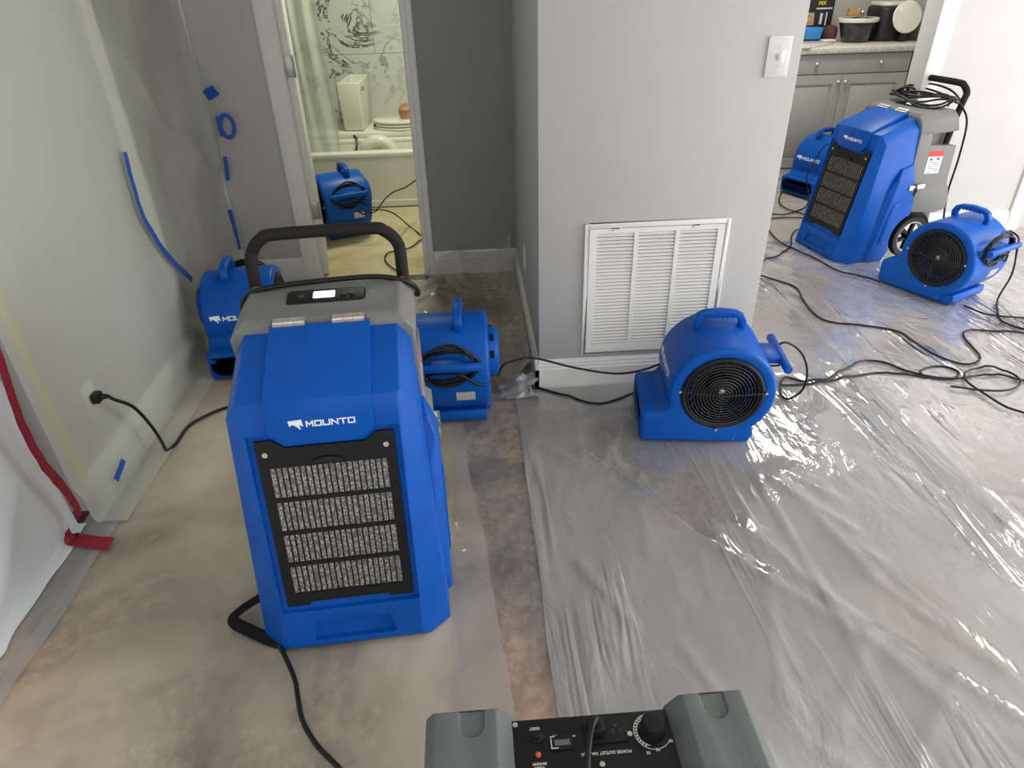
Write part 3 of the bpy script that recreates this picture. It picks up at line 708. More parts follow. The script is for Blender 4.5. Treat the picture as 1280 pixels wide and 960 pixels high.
def fan(label, x, y, deg, coil=True, guard=True):
    t = thing('air_mover', label, 'air mover', (x, y, .006), math.radians(deg))
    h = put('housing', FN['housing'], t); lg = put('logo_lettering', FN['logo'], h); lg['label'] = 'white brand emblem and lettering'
    put('rating_label', FN['label'], h)
    b = put('base', FN['base'], t)
    for f in FN['feet']: put('foot', f, b)
    put('carry_handle', FN['handle'], t)
    r = put('intake_ring', FN['ring'], t)
    for w in FN['wires']: put('guard_wire', w, r)
    for w in FN['spokes']: put('guard_spoke', w, r)
    for w in FN['gscrews']: put('screw', w, r)
    m = put('motor', FN['motor'], t); put('shaft_bolt', FN['bolt'], m); put('impeller', FN['impeller'], m)
    c = put('motor_cover', FN['cover'], t); put('cooling_slot', FN['slots'], c)
    wb = put('wrap_bar', FN['bar'], t); put('wrap_bracket', FN['bracket'], wb)
    if coil: put('cord', FN['coil'], t)
    return t
f1 = fan('blue air mover standing right in front of the white wall grille',   .852, 2.070, -98, coil=False)
f2 = fan('blue air mover with coiled black cord at the mouth of the grey alcove', -.12, 2.275, 180)
f3 = fan('blue air mover in the corner between the plastic covered wall and the doorway', -1.045, 2.85, 6)
f4 = fan('blue air mover on the yellowish bathroom floor before the tub', -.865, 4.50, 206)
f5 = fan('blue air mover beside the wheel of the dehumidifier by the white wall', 2.42, 3.09, 206)
f6 = fan('blue air mover before the grey kitchen cabinet', 2.64, 4.96, -65)

# ------------------------------------------------------------------ plastic sheets
def nz(x, y, z, s): return mnoise.noise(Vector((x*s, y*s, z)))
def ridge(x, y, p, q, w, a):
    dx, dy = q[0]-p[0], q[1]-p[1]; L2 = dx*dx+dy*dy; t = ((x-p[0])*dx+(y-p[1])*dy)/L2
    if t < -.1 or t > 1.1: return 0
    t2 = min(1, max(0, t)); d = math.hypot(x-p[0]-dx*t2, y-p[1]-dy*t2)
    return a*math.exp(-d/w)*max(0, min(1, (t+.1)*6))*max(0, min(1, (1.1-t)*6))
FLATS = [(-.38, 1.42, .36), (2.33, 3.70, .38), (.84, 2.07, .27), (-.12, 2.27, .27), (-1.045, 2.85, .27), (2.42, 3.09, .28), (.142, .40, .40)]
SHEETS = []
def floor_sheet(name, label, m, x0, x1, y0, y1, step, base, amp, ridges, seed, left=None, right=None, rise=None):
    nx, ny = max(2, int((x1-x0)/step)), max(2, int((y1-y0)/step)); bm = bmesh.new(); g = []
    hs = np.zeros((ny+1, nx+1)); SHEETS.append((x0, x1, y0, y1, nx, ny, left, right, hs))
    for j in range(ny+1):
        y = y0+(y1-y0)*j/ny; row = []
        a = left(y) if left else x0; b = right(y) if right else x1
        for i in range(nx+1):
            x = a+(b-a)*i/nx
            n = nz(x, y*.5, seed, 2.2)*.5+nz(x*1.4, y*.6, seed+4, 5)*.35+abs(nz(x*1.2, y*.5, seed+9, 9))*.25
            z = base+max(0, amp*(n+.35))
            for (p, q, w, h) in ridges: z += ridge(x, y, p, q, w, h)
            k = 1.
            for (fx, fy, fr) in FLATS:
                t = (math.hypot(x-fx, y-fy)-fr)/.14; t = min(1, max(0, t)); k = min(k, t*t*(3-2*t))
            z = base+(z-base)*k
            if rise: z += rise(x, y)
            hs[j, i] = z
            row.append(bm.verts.new((x, y, z)))
        g.append(row)
    for j in range(ny):
        for i in range(nx): bm.faces.new((g[j][i], g[j][i+1], g[j+1][i+1], g[j+1][i]))
    o = obj(name, bm, m, smooth=180); return tag(o, label, 'plastic sheet')
R = random.Random(11)
pass
def folds(n, x0, x1, y0, y1, ang, spread, ln, h):
    out = []
    for k in range(n):
        x, y = R.uniform(x0, x1), R.uniform(y0, y1); a = math.radians(ang+R.uniform(-spread, spread)); L = R.uniform(*ln)
        out.append(((x, y), (x+L*math.cos(a), y+L*math.sin(a)), R.uniform(.008, .028), R.uniform(.4, 1)*h))
    return out
floor_sheet('plastic_sheet', 'hazy sheet lying over the brown floor under the strapped dehumidifier', 'film_left', -1.20, -.06, .2, 3.6, .03, .002, .006,
            folds(16, -1.2, -.3, .4, 3., 20, 50, (.3, .9), .006), 1.3, right=lambda y: .035+(y-.94)*-.101+.012*nz(y, 0, 5, 3),
            left=lambda y: -1.235+.035*nz(y, 2, 1, 2))
floor_sheet('plastic_sheet', 'clear narrow strip of sheet over the dark floor beside the strapped dehumidifier', 'film_strip', -.11, .15, .3, 2.35, .02, .005, .003,
            [((.0, 1.5), (.06, .8), .008, .010)]+folds(6, -.1, .08, .5, 2.2, 100, 10, (.2, .6), .005), 4.1)
BR = [((.918, 2.0), (.90, .6), .006, .008), ((.89, 1.22), (1.25, .75), .007, .009), ((.905, 1.25), (.80, 1.30), .008, .004)]
BR += folds(26, .35, 1.6, .5, 2.9, 118, 22, (.25, .8), .012)+folds(8, .2, .9, .6, 2., 60, 30, (.15, .5), .006)
floor_sheet('plastic_sheet', 'milky sheet spread over the middle floor in front of the grille', 'film_milky', .13, 1.64, .15, 2.36, .015, .007, .006, BR, 7.7,
            left=lambda y: .133+.006*nz(y, 0, 3, 4), right=lambda y: 1.63+.01*nz(y, 1, 3, 3))
floor_sheet('plastic_sheet', 'glossy crumpled sheet covering the floor towards the white wall', 'film_right', 1.56, 4.0, .4, 3.93, .022, .004, .010,
            folds(46, 1.6, 3.6, .8, 3.8, 125, 40, (.2, .8), .014)+[((1.61, 2.0), (1.61, .8), .012, .014)], 12.2, left=lambda y: 1.575+.012*nz(y, 0, 8, 3))
floor_sheet('plastic_sheet', 'glossy sheet behind the pier running back to the kitchen', 'film_right', 1.13, 1.62, 2.3, 4.4, .03, .003, .008, folds(14, 1.1, 2., 3., 4.3, 130, 40, (.2, .6), .012), 15.)
floor_sheet('plastic_sheet', 'narrow grey hem of sheet lying on the floor along the left wall', 'film_hem', -1.32, -1.19, .25, 2.0, .02, .006, .006, [], 31., left=lambda y: -1.315, right=lambda y: -1.20+.012*nz(y, 0, 3, 4)-.03*max(0, 1.3-y))
# alcove sheet climbing the skirting on three sides
def alc(x, y):
    z = 0
    if y > 3.55: z += min(.12, (y-3.55)*1.1)
    if x > .12: z += min(.10, (x-.12)*1.3)
    return z
floor_sheet('plastic_sheet', 'shiny crinkled sheet bunched up inside the grey alcove', 'film_alcove', -.62, .205, 2.42, 3.665, .02, .004, .016,
            folds(18, -.55, .1, 2.6, 3.6, 60, 60, (.2, .5), .03), 21., rise=alc, left=lambda y: -.50+.10*nz(y, 0, 2, 3)+max(0, y-3.25)*.75)
# crumpled end of film at the pier corner
bm = bmesh.new(); g = []
for i in range(13):
    row = []
    for j in range(13):
        u, v = i/12, j/12
        x = .06+.16*u+.03*nz(u*3, v*3, 2, 1.2); y = 2.32+.10*v+.02*nz(u*3, v*3, 7, 1.4); z = .012+.085*max(0, (u-.3))*v+.035*abs(nz(u*4, v*4, 3, 1.))+.05*max(0, 1-abs(u-.55)*4)*v
        row.append(bm.verts.new((x, y-.03, z)))
    g.append(row)
for i in range(12):
    for j in range(12): bm.faces.new((g[i][j], g[i+1][j], g[i+1][j+1], g[i][j+1]))
tag(obj('plastic_scrap', bm, 'film_milky', smooth=180), 'small crumpled end of clear film against the pier corner', 'plastic sheet')

# hanging sheet on the left wall and over the hall opening
def wall_sheet(name, label, m, y0, y1, z0, z1, step, fx, yedge=None, foot=0):
    ny, nz_ = int((y1-y0)/step), int((z1-z0)/step); bm = bmesh.new(); g = []
    nf = int(foot/step) if foot else 0
    for j in range(ny+1):
        row = []
        for i in range(-nf, nz_+1):
            if i >= 0:
                z = z0+(z1-z0)*i/nz_; a, b = y0, (yedge(z) if yedge else y1); y = a+(b-a)*j/ny
                row.append(bm.verts.new((fx(y, z), y, z)))
            else:
                y = y0+((yedge(z0) if yedge else y1)-y0)*j/ny; e = -i/nf
                row.append(bm.verts.new((fx(y, z0)+foot*e*(1+.12*nz(y, 3, 1, 2)), y, z0+.004*math.sin(e*3.1)+.003*nz(y*3, e*2, 1, 2)*(e > .15))))
        g.append(row)
    for j in range(ny):
        for i in range(len(g[0])-1): bm.faces.new((g[j][i], g[j+1][i], g[j+1][i+1], g[j][i+1]))
    return tag(obj(name, bm, m, smooth=180), label, 'plastic sheet')
c0, c1 = atx(145, 68, -1.29), atx(283, 225, -1.25)
def fx_wall(y, z):
    x = XL+.007+.020*max(0, min(1, (.145-z)/.02))+.004*(1+nz(y, z, 1, 2.2))
    if z < .02: x += .01
    if y > 2.80:
        t = (y-2.80)/.85; x += -.055*math.sin(PI*min(1, t))+.045*nz(y, z*.6, 4, 3.2)*math.sin(PI*min(1, t*.9))+.012*abs(nz(y*1.5, z, 9, 6))
        x += ridge(y, z, (c0[1], c0[2]), (c1[1], c1[2]), .05, .045)
        x += .05*max(0, 1-abs(z-.93)/.30)*max(0, t-.55)*2
    return x
wall_sheet('wall_sheet', 'translucent sheet hung over the left wall and the hall opening', 'film_wall', 1.70, 3.66, .012, 2.3, .025, fx_wall, yedge=lambda z: 3.645+.02*nz(z, 0, 2, 2)-.05*max(0, .5-z), foot=.10)
def fx_near(y, z): return XL-.030+.018*nz(y*1.0, z*.6, 3, 2.2)+.010*nz(y*3, z*.5, 6, 2.5)+.03*max(0, .25-z)+ridge(y, z, (1.55, .30), (1.2, .0), .04, .02)
wall_sheet('door_sheet', 'pale bluish sheet closing the doorway, edged with red tape', 'film_door', .1, 1.70, .012, 2.3, .025, fx_near, foot=.03)

# ------------------------------------------------------------------ cords on the floor
def ground(x, y):
    h = 0
    for x0, x1, y0, y1, nx, ny, lf, rg, hs in SHEETS:
        if not (y0 <= y <= y1): continue
        a = lf(y) if lf else x0; b = rg(y) if rg else x1
        if not (a <= x <= b): continue
        i = min(nx-1, int((x-a)/(b-a)*nx)); j = min(ny-1, int((y-y0)/(y1-y0)*ny))
        h = max(h, float(hs[j:j+2, i:i+2].max()))
    return h
def cord(label, pts, r=.0045, owner=None, n=6):
    P = smooth_path(pts, n)
    for p in P:
        if p.z < .03: p.z = max(p.z, ground(p.x, p.y)+r*1.1+(p.z-.012)*.5)
    bm = bmesh.new(); tube(bm, P, r, 8)
    if owner is None: return tag(obj('extension_cord', bm, 'cord_black', smooth=60), label, 'cord')
    inv = (Matrix.Translation(owner.location) @ owner.rotation_euler.to_matrix().to_4x4()).inverted()
    bmesh.ops.transform(bm, matrix=inv, verts=bm.verts[:])
    o = obj('power_cord', bm, 'cord_black', owner, smooth=60); return o
def onfloor(px, z=.012): return [atz(x, y, z) for x, y in px]
cord('black cord winding from behind the pier in a wide S across the clear sheet', onfloor([(938, 345), (953, 347), (975, 352), (995, 360), (1004.6, 376), (1017.5, 392), (1037, 402), (1075.6, 407), (1121, 414.7), (1140, 426), (1166, 442), (1198, 455), (1221, 455), (1222.5, 444), (1205, 423), (1208, 414), (1230.6, 414), (1280, 418.5), (1320, 424)]))
tail = onfloor([(1004.6, 476.7), (1033.6, 474), (1062.7, 458), (1085, 451), (1108, 454), (1134, 464), (1166, 471), (1198, 473), (1230.6, 469.6), (1280, 476), (1330, 484)], .014)
cord('black cord looping off the wrap bar of the air mover by the grille', [(.86, 2.13, .24), aty(972, 457, 2.12), aty(969, 437, 2.12), aty(982, 428, 2.12), aty(1001, 440, 2.12), aty(1009, 463, 2.10), aty(1003, 487, 2.10), atz(985, 499, .02), atz(975, 490, .015), atz(980, 472, .015)] + tail, owner=f1)
cord('thin black cord ending in a small loop on the clear sheet', onfloor([(975, 483), (1021, 480), (1069, 471), (1101, 467), (1146.7, 471), (1175, 474), (1192, 473), (1198, 466), (1182, 459), (1163, 459), (1150, 465), (1160, 472)], .009))
cord('black cord with a big oval loop on the clear sheet', onfloor([(1188.6, 483), (1230.6, 488), (1263, 487), (1276, 477.6), (1263, 466), (1230.6, 460.5), (1208, 464.7), (1208, 476), (1230.6, 492), (1256.5, 508), (1280, 516), (1330, 534)], .019))
cord('black cord leaving the base of the air mover by the white wall', onfloor([(1205, 382), (1230.6, 392), (1250, 395), (1280, 398.5), (1320, 402)]), owner=f5)
q = [aty(1262, 288, 3.02), aty(1273, 297, 2.98), aty(1271, 314.6, 2.93), aty(1264.5, 343.6, 2.9), atz(1248, 372, .02), atz(1247, 388, .012), atz(1253, 402, .012), atz(1280, 412, .012), atz(1320, 420, .012)]
cord('black cord hanging from the wrap bar of the air mover by the white wall', q, owner=f5)
cord('black cord running along the base of the dehumidifier before the kitchen', onfloor([(945, 268), (962.6, 290), (975.5, 303), (990, 310), (1021, 324), (1046.6, 338), (1069, 343), (1088.5, 348), (1100, 352)]), owner=d2)
cord('black cord coming from behind the pier towards the kitchen dehumidifier', onfloor([(940, 335), (954.5, 327.5), (975.5, 318), (988, 308), (989, 297), (993, 289), (1003, 285.5), (1012, 282)], .016))
cord('black cord snaking in front of the kitchen air mover outlet', onfloor([(1000, 226), (985, 232), (976.7, 241.7), (974, 251.7), (981.7, 260), (1005, 268), (1020, 273)], .012), owner=f6)
cord('black cord hanging over the kitchen air mover housing', [aty(1035, 180, 4.60), aty(1026.7, 186.7, 4.58), aty(1015, 207, 4.55), aty(1008, 223, 4.52), aty(1011, 243, 4.5), atz(1008, 257.5, .012), atz(995, 264, .012), atz(980, 268, .012), atz(966.7, 267.5, .012), atz(940, 266, .012)], owner=f6)
cord('straight black cord on the kitchen floor behind the dehumidifier', onfloor([(940, 275), (965, 273), (985, 272), (1007, 272.5), (1025, 275)], .010))
# left plug and cord
pl = thing('wall_plug', 'black plug pushed into the left wall outlet through the plastic', 'plug', (XL, 1.969, .321), 0)
bm = bmesh.new(); prism_x(bm, rrect(-.020, .020, -.017, .017, .007), .012, .036); cyl(bm, (.034, 0, 0), (.058, .006, 0), .012, 14, .007); obj('plug_body', bm, 'cord_black', pl, bevel=.003)
bm = bmesh.new(); prism_x(bm, rrect(-.035, .035, -.057, .057, .005), .0, .006); obj('outlet_plate', bm, 'vent_white', pl, bevel=.002)
a = Vector((XL+.055, 1.976, .321))
cord('black cord drooping from the wall plug to the brown floor', [tuple(a), atx(142, 499, -1.235), atx(167, 509, -1.22), atx(188, 531, -1.207), atx(201, 550, -1.196), atz(209, 563, .012), atz(220, 554, .012), atz(234, 534, .012), atz(255, 521, .012), atz(284, 509, .012), atz(310, 505, .012)], .006, owner=pl)
cord('black cord from under the dehumidifier towards the grey speed box', onfloor([(345, 800), (355, 818), (368, 848), (372, 870), (378, 900), (395, 930), (420, 956), (450, 985), (520, 1010)]), .006, owner=d1)
cord('black cord stretched from the alcove air mover past the pier to the next one', [aty(622, 470, 2.25), aty(630, 455.6, 2.25), aty(646, 450, 2.26), aty(661, 447, 2.27), aty(680, 450, 2.28), aty(720, 460, 2.28), aty(770, 467, 2.27), aty(805, 462, 2.26), aty(836, 450, 2.24)], .0045)
cord('black cord on the clear sheet along the foot of the pier', onfloor([(670, 484), (684, 488), (705, 494), (735, 503), (755, 504), (775, 498), (797, 489), (812, 482)]))
cord('black cord rising from the bathroom air mover to the right', [aty(446, 263, 4.28), aty(456, 268, 4.27), aty(470, 264, 4.28), aty(473, 260, 4.3), aty(482, 248, 4.4), aty(492, 240, 4.5), aty(507, 234, 4.6), aty(520, 225, 4.7), aty(535, 215, 4.75)], owner=f4)
cord('black cord looping over the yellowish bathroom floor out of the doorway', [aty(450, 264, 4.275), aty(470, 262, 4.27), aty(482, 263, 4.27), aty(494, 268, 4.28)]+onfloor([(511, 282), (524, 292), (530, 297), (524, 301), (514, 308.7), (500, 313), (485, 316), (481, 324), (488, 333), (497, 339), (505, 345)]), owner=f4)

# ------------------------------------------------------------------ tape
def tape(name, label, m, pts, w, nrm, cat='tape', ripple=.0015):
    """ribbon of thin tape following 3D points; nrm = face normal"""
    P = smooth_path(pts, 6); n = Vector(nrm).normalized(); bm = bmesh.new(); L = []
    for i, p in enumerate(P):
        t = (P[min(i+1, len(P)-1)]-P[max(i-1, 0)]).normalized(); s = t.cross(n).normalized()*w/2*(1+.12*mnoise.noise(p*18))
        o = n*ripple*mnoise.noise(p*25)
        L.append([bm.verts.new(p-s+o), bm.verts.new(p+s+o), bm.verts.new(p+s+o+n*.0008), bm.verts.new(p-s+o+n*.0008)])
    for a, b in zip(L[:-1], L[1:]):
        for k in range(4): bm.faces.new((a[k], a[(k+1) % 4], b[(k+1) % 4], b[k]))
    bm.faces.new(L[0][::-1]); bm.faces.new(L[-1])
    return tag(obj(name, bm, m, smooth=60), label, cat)
XT = XL+.030
def wl(pts, X=XT): return [atx(x, y, X) for x, y in pts]
tape('blue_tape', 'long strip of blue tape down the edge of the wall sheet', 'tape_blue', wl([(156, 190), (166, 230), (178, 268), (190, 290), (210, 320), (240, 350)], XL+.030), .030, (1, 0, 0))
tape('red_tape', 'red tape running down the edge of the pale doorway sheet', 'tape_red', wl([(-20, 400), (2, 455), (16, 500), (34, 545), (56, 583), (80, 610), (92, 628), (99, 646)], XL+.03), .032, (1, 0, 0), ripple=.004)
tape('red_tape', 'short piece of red tape from the sheet foot onto the floor', 'tape_red', [atz(88, 664, .05), atz(90, 673, .022), atz(112, 677, .018), atz(139, 680, .018)], .045, (0, -.3, 1), ripple=.003)
tape('masking_tape', 'yellowish masking tape down the wall corner', 'tape_yellow', [(XL+.004, 1.765, 2.2), (XL+.004, 1.765, .9), (XL+.004, 1.768, .5), (XL+.004, 1.772, .2), (XL+.004, 1.775, .14)], .034, (1, 0, 0))
tape('blue_tape', 'scrap of blue tape under the sheet at the left baseboard', 'tape_blue', wl([(154, 575), (149, 590), (145, 600)], XL+.036), .022, (1, 0, .3))
tape('blue_tape', 'small curled tab of blue tape high on the sheet edge', 'tape_blue', [aty(257, 120, 3.60), aty(264, 116, 3.59), aty(270, 112, 3.58)], .05, (.3, -1, 0))
lp0 = Vector(aty(284, 158, 3.58))
bm = bmesh.new(); tube(bm, [lp0+Vector((.032*math.cos(2*PI*k/20), .004*math.sin(2*PI*k/20), .052*math.sin(2*PI*k/20))) for k in range(20)], .004, 6, True, flat=(.003, .012)); bx(bm, lp0.x-.045, lp0.x-.022, lp0.y-.004, lp0.y+.002, lp0.z-.045, lp0.z+.05)
tag(obj('blue_tape', bm, 'tape_blue', smooth=40), 'loop of blue tape peeling off the sheet edge', 'tape')
tape('blue_tape', 'dark twist of blue tape below the peeling loop', 'tape_blue', [aty(281, 196, 3.61), aty(283, 210, 3.61), aty(285, 226, 3.615)], .02, (.2, -1, 0))
tape('blue_tape', 'strip of blue tape along the corner trim above the corner air mover', 'tape_blue', [aty(287, 262, 3.62), aty(293, 285, 3.62), aty(299, 312, 3.62)], .022, (.2, -1, 0))

# ------------------------------------------------------------------ bathroom
tb = thing('bathtub', 'cream alcove bathtub behind the bathroom air mover', 'bathtub', (-.5, 5.03, 0))
bm = bmesh.new(); bx(bm, -1.0, .62, 0, .80, .355, .405)
c = bmesh.new(); prism_z(c, rrect(-.92, .50, .085, .47, .12, 6), .2, .6)
obj('rim', bm, 'porcelain', tb, bevel=.015, seg=3, cutters=(c,))
bm = bmesh.new(); prism_x(bm, [(.004, .37), (.004, .06), (.0, .05), (.0, .01), (.03, .01), (.03, .37)], -1.0, .62); obj('apron', bm, 'porcelain', tb, smooth=0)
bm = bmesh.new(); o_, i_ = rrect(-.915, .495, .09, .465, .115, 6), rrect(-.82, .36, .14, .43, .10, 6)
A = [bm.verts.new((x, y, .37)) for x, y in o_]; B = [bm.verts.new((x, y, .08)) for x, y in i_]
for k in range(len(A)): bm.faces.new((A[k], A[(k+1) % len(A)], B[(k+1) % len(A)], B[k]))
bm.faces.new(B); obj('basin', bm, 'porcelain', tb, smooth=50)
YW = 6.115
# marble wall tiles
k = 0
for r, z0 in enumerate((-.27, .335, .94, 1.545, 2.15)):
    for ccol in range(-4, 3):
        x0 = -.72+ccol*.6+(.3 if r % 2 else 0)+(.0 if r != 1 else -.05); x1 = x0+.6
        a, b = max(x0, -1.6), min(x1, .12); za = max(z0, .0)
        zb = min(z0+.605, CEIL)
        if b-a < .03 or zb-za < .03: continue
        bm = bmesh.new(); bx(bm, a+.0015, b-.0015, YW, YW+.033, za+.0015, zb-.0015)
        t_ = obj('marble_tile', bm, 'marble', bpy.data.objects['wall_bath_back'], smooth=0)
# toilet parts set down in the tub
zl = .446
bm = bmesh.new(); bx(bm, -1.55, .118, 5.52, 6.113, .407, .445); struct('trim_11', bm, 'porcelain', bevel=.006)
P0, P1 = atz(428, 164, zl), atz(452, 164, zl); P2 = atz(464, 154, zl)
u = Vector((P1[0]-P0[0], P1[1]-P0[1], 0)); v = Vector((P2[0]-P1[0], P2[1]-P1[1], 0))
O = Vector((-.968, 5.585, 0)); u = Vector((.160, -.03, 0)); v = Vector((.02, .48, 0))
tk = thing('toilet_tank', 'cream toilet tank without its lid standing on the back of the tub', 'toilet tank', (O.x, O.y, zl))
def tq(a, b, z, grow=0): p = u*(a+(a-.5)*grow)+v*(b+(b-.5)*grow); return (p.x, p.y, z)
bm = bmesh.new()
zs = [(0, -.12), (.03, -.05), (.18, 0), (.352, .05)]
rings = [[bm.verts.new(tq(a, b, z, gr)) for a, b in ((0, 0), (1, 0), (1, 1), (0, 1))] for z, gr in zs]
inn = [[bm.verts.new(tq(a, b, z, gr)) for a, b in ((.1, .035), (.9, .035), (.9, .965), (.1, .965))] for z, gr in ((.352, .05), (.06, -.06))]
for A, B in zip(rings[:-1], rings[1:]):
    for k in range(4): bm.faces.new((A[k], A[(k+1) % 4], B[(k+1) % 4], B[k]))
bm.faces.new(rings[0][::-1]); bm.faces.new(inn[1])
for k in range(4):
    bm.faces.new((rings[-1][k], rings[-1][(k+1) % 4], inn[0][(k+1) % 4], inn[0][k])); bm.faces.new((inn[0][k], inn[0][(k+1) % 4], inn[1][(k+1) % 4], inn[1][k]))
obj('tank_body', bm, 'porcelain', tk, bevel=.012, seg=3)
pr = Vector(tq(1.02, .13, .305)); bm = bmesh.new(); cyl(bm, pr, pr+Vector((.022, -.008, 0)), .016, 14); cyl(bm, pr+Vector((.016, -.006, 0)), pr+Vector((.022, .04, -.004)), .006, 8); lv = obj('flush_lever', bm, 'metal', tk); lv['label'] = 'chrome flush lever'
ts = thing('toilet', 'cream toilet with closed lid set down at the back of the tub', 'toilet', (-.52, 5.70, zl))
def oval(sx, sy, n=28): return [(sx*math.cos(2*PI*k/n), sy*math.sin(2*PI*k/n)*(1 if math.sin(2*PI*k/n) < 0 else .85)) for k in range(n)]
for nm, z0, z1, s_ in (('bowl_rim', 0, .022, .97), ('seat', .027, .045, .98), ('lid', .05, .068, 1)):
    bm = bmesh.new(); prism_z(bm, oval(.225*s_, .19*s_), z0, z1); obj(nm, bm, 'porcelain', ts, bevel=.006)
bm = bmesh.new(); cyl(bm, (-.21, -.07, .03), (-.21, .07, .03), .012, 10); obj('hinge', bm, 'wire_grey', ts)
bm = bmesh.new(); tube(bm, smooth_path([(-.30, -.20, -.16), (-.27, -.215, -.09), (-.20, -.225, -.055), (-.12, -.225, -.075), (-.07, -.22, -.16), (-.05, -.22, -.25)], 6), .045, 14); obj('trapway', bm, 'porcelain', ts, smooth=60)
bm = bmesh.new(); lathe(bm, [(0, 0), (.045, 0), (.062, .03), (.060, .07), (.040, .105), (.025, .108), (.03, .085), (.0, .05)], lambda x, y, h: (x*(1+.1*math.sin(9*y*20)), y*.9+.012*math.sin(h*60), h), 22)
pt = put('paper_bundle', mk('paper_bundle', bm, 'terracotta', smooth=50), None, (-.475, 5.66, zl+.069)); tag(pt, 'crumpled orange brown bundle on the toilet lid', 'bundle')
cdn = thing('supply_hose', 'dark hose hanging below the toilet tank', 'hose', (0, 0, 0))
bm = bmesh.new(); tube(bm, smooth_path([(-.89, 5.53, .43), (-.865, 5.495, .40), (-.875, 5.44, .33), (-.93, 5.40, .27), (-.985, 5.36, .25)], 6), .010, 8); obj('hose', bm, 'wire_grey', cdn, smooth=60)
# shower curtain liner
bm = bmesh.new(); g = []
for i in range(61):
    s = i/60; row = []
    for j in range(25):
        t = j/24; z = .18+t*2.0
        x = -1.50+s*(.555-.03*t)+.02*nz(s*3, t*2, 2, 1.5)
        y = 5.20+.035*math.sin(s*PI*11+t)*(.4+.6*t)+.03*nz(s*2, t*2, 5, 1.3)
        row.append(bm.verts.new((x, y, z)))
    g.append(row)
for i in range(60):
    for j in range(24): bm.faces.new((g[i][j], g[i+1][j], g[i+1][j+1], g[i][j+1]))
tag(obj('shower_curtain', bm, 'film_curtain', smooth=180), 'milky shower curtain liner gathered at the left end of the tub', 'curtain')

# ------------------------------------------------------------------ kitchen
KY = 5.30
cb = thing('base_cabinet', 'grey kitchen base cabinet with one wide drawer over two doors', 'cabinet', (2.345, KY, 0))
CW = .965
bm = bmesh.new(); bx(bm, 0, CW, .02, .62, .09, .91); obj('body', bm, 'cabinet_paint', cb, smooth=0)
bm = bmesh.new(); bx(bm, 0, CW, .035, .10, .0, .09); obj('toe_kick', bm, 'cabinet_paint', cb, smooth=0)
bm = bmesh.new(); bx(bm, 0, CW, .012, .035, .0, .085); obj('plinth_strip', bm, 'trim_white', cb, bevel=.003)
dw = None
bm = bmesh.new(); bx(bm, .006, CW-.006, 0, .02, .775, .905); dw = obj('drawer', bm, 'cabinet_paint', cb, bevel=.003)
def knob(x, z, parent):
    bm = bmesh.new(); lathe(bm, [(0, .028), (.010, .027), (.015, .021), (.013, .015), (.006, .011), (.006, 0)], lambda a, b, h: (x+a, -h, z+b), 16); o = obj('knob', bm, 'metal', parent, smooth=50); o['label'] = 'round metal knob'
knob(.245, .842, dw); knob(.733, .842, dw)
for x0, x1, kx in ((.006, .460, .435), (.464, CW-.006, .490)):
    bm = bmesh.new(); bx(bm, x0, x1, .006, .02, .10, .768); ringframe(bm, (x0, x1, .10, .768), (x0+.065, x1-.065, .165, .703), -.002, .0065)
    d_ = obj('cabinet_door', bm, 'cabinet_paint', cb, smooth=0)
    bm = bmesh.new(); bx(bm, x0+.085, x1-.085, .001, .0065, .185, .683); obj('raised_panel', bm, 'cabinet_paint', d_, bevel=.004)
    knob(kx, .715, d_)
wt = bmesh.new(); prism_z(wt, [(2.30, KY-.025), (3.325, KY-.025), (3.49, 5.36), (3.49, 5.95), (2.30, 5.95)], .912, .952); (lambda *a: None)(wt, 2.30, 3.44, KY-.025, 5.95, .912, .952); tag(obj('countertop', wt, 'counter_stone', bevel=.006), 'pale speckled countertop on the grey base cabinet', 'countertop')
ZC = .9525
bm = bmesh.new(); prism_z(bm, [(2.31, 5.27), (2.50, 5.265), (2.78, 5.48), (2.78, 5.75), (2.31, 5.75)], ZC, ZC+.012); t_ = tag(obj('tray', bm, 'counter_stone', bevel=.002), 'flat pale board lying at an angle on the countertop', 'board')
bx1 = thing('food_carton', 'tall black food carton with yellow print on the countertop', 'box', (2.73, 5.80, ZC+.0))
bm = bmesh.new(); bx(bm, -.12, .14, -.04, .05, .0, .36); obj('carton', bm, 'carton_black', bx1, bevel=.002)
fnk = lambda p, n: (p[0], -.0405-n, p[1])
bm = bmesh.new(); prism(bm, [(-.11, .115), (.0, .115), (-.01, .20), (-.11, .20)], fnk, 0, .0006); obj('food_picture', bm, 'carton_tan', bx1, smooth=0)
bm = bmesh.new(); prism(bm, oval(.036, .036, 18), lambda p, n: fnk((p[0]-.05, p[1]+.155), n), .0008, .0014); obj('food_bowl', bm, 'carton_food', bx1, smooth=0)
for tx, x, z, sz, m_ in (('MIX', .04, .262, .036, 'carton_yellow'),):
    put('print', text_mesh('print', tx, sz, m_, lambda p, n, x=x, z=z: (x+p[0], -.0413, z+p[1]), bold=.0008), bx1)
bm = bmesh.new(); bx(bm, .04, .060, -.0412, -.0405, .12, .195); bx(bm, .085, .095, -.0412, -.0405, .11, .20); obj('side_print', bm, 'panel_ink', bx1, smooth=0)
bm = bmesh.new(); bx(bm, .0, .125, -.0412, -.0405, .222, .232); obj('side_print', bm, 'panel_ink', bx1, smooth=0)
bl = thing('blue_box', 'small bright blue box in front of the food carton', 'box', (2.70, 5.70, ZC+.0125))
bm = bmesh.new(); prism_y(bm, [(-.06, 0), (.055, 0), (.07, .09), (-.07, .095)], -.04, .04); obj('tub', bm, 'carton_blue', bl, bevel=.004)
bm = bmesh.new(); bx(bm, -.068, .062, -.042, .042, -.001, .012); obj('lid', bm, 'carton_black', bl, bevel=.002)
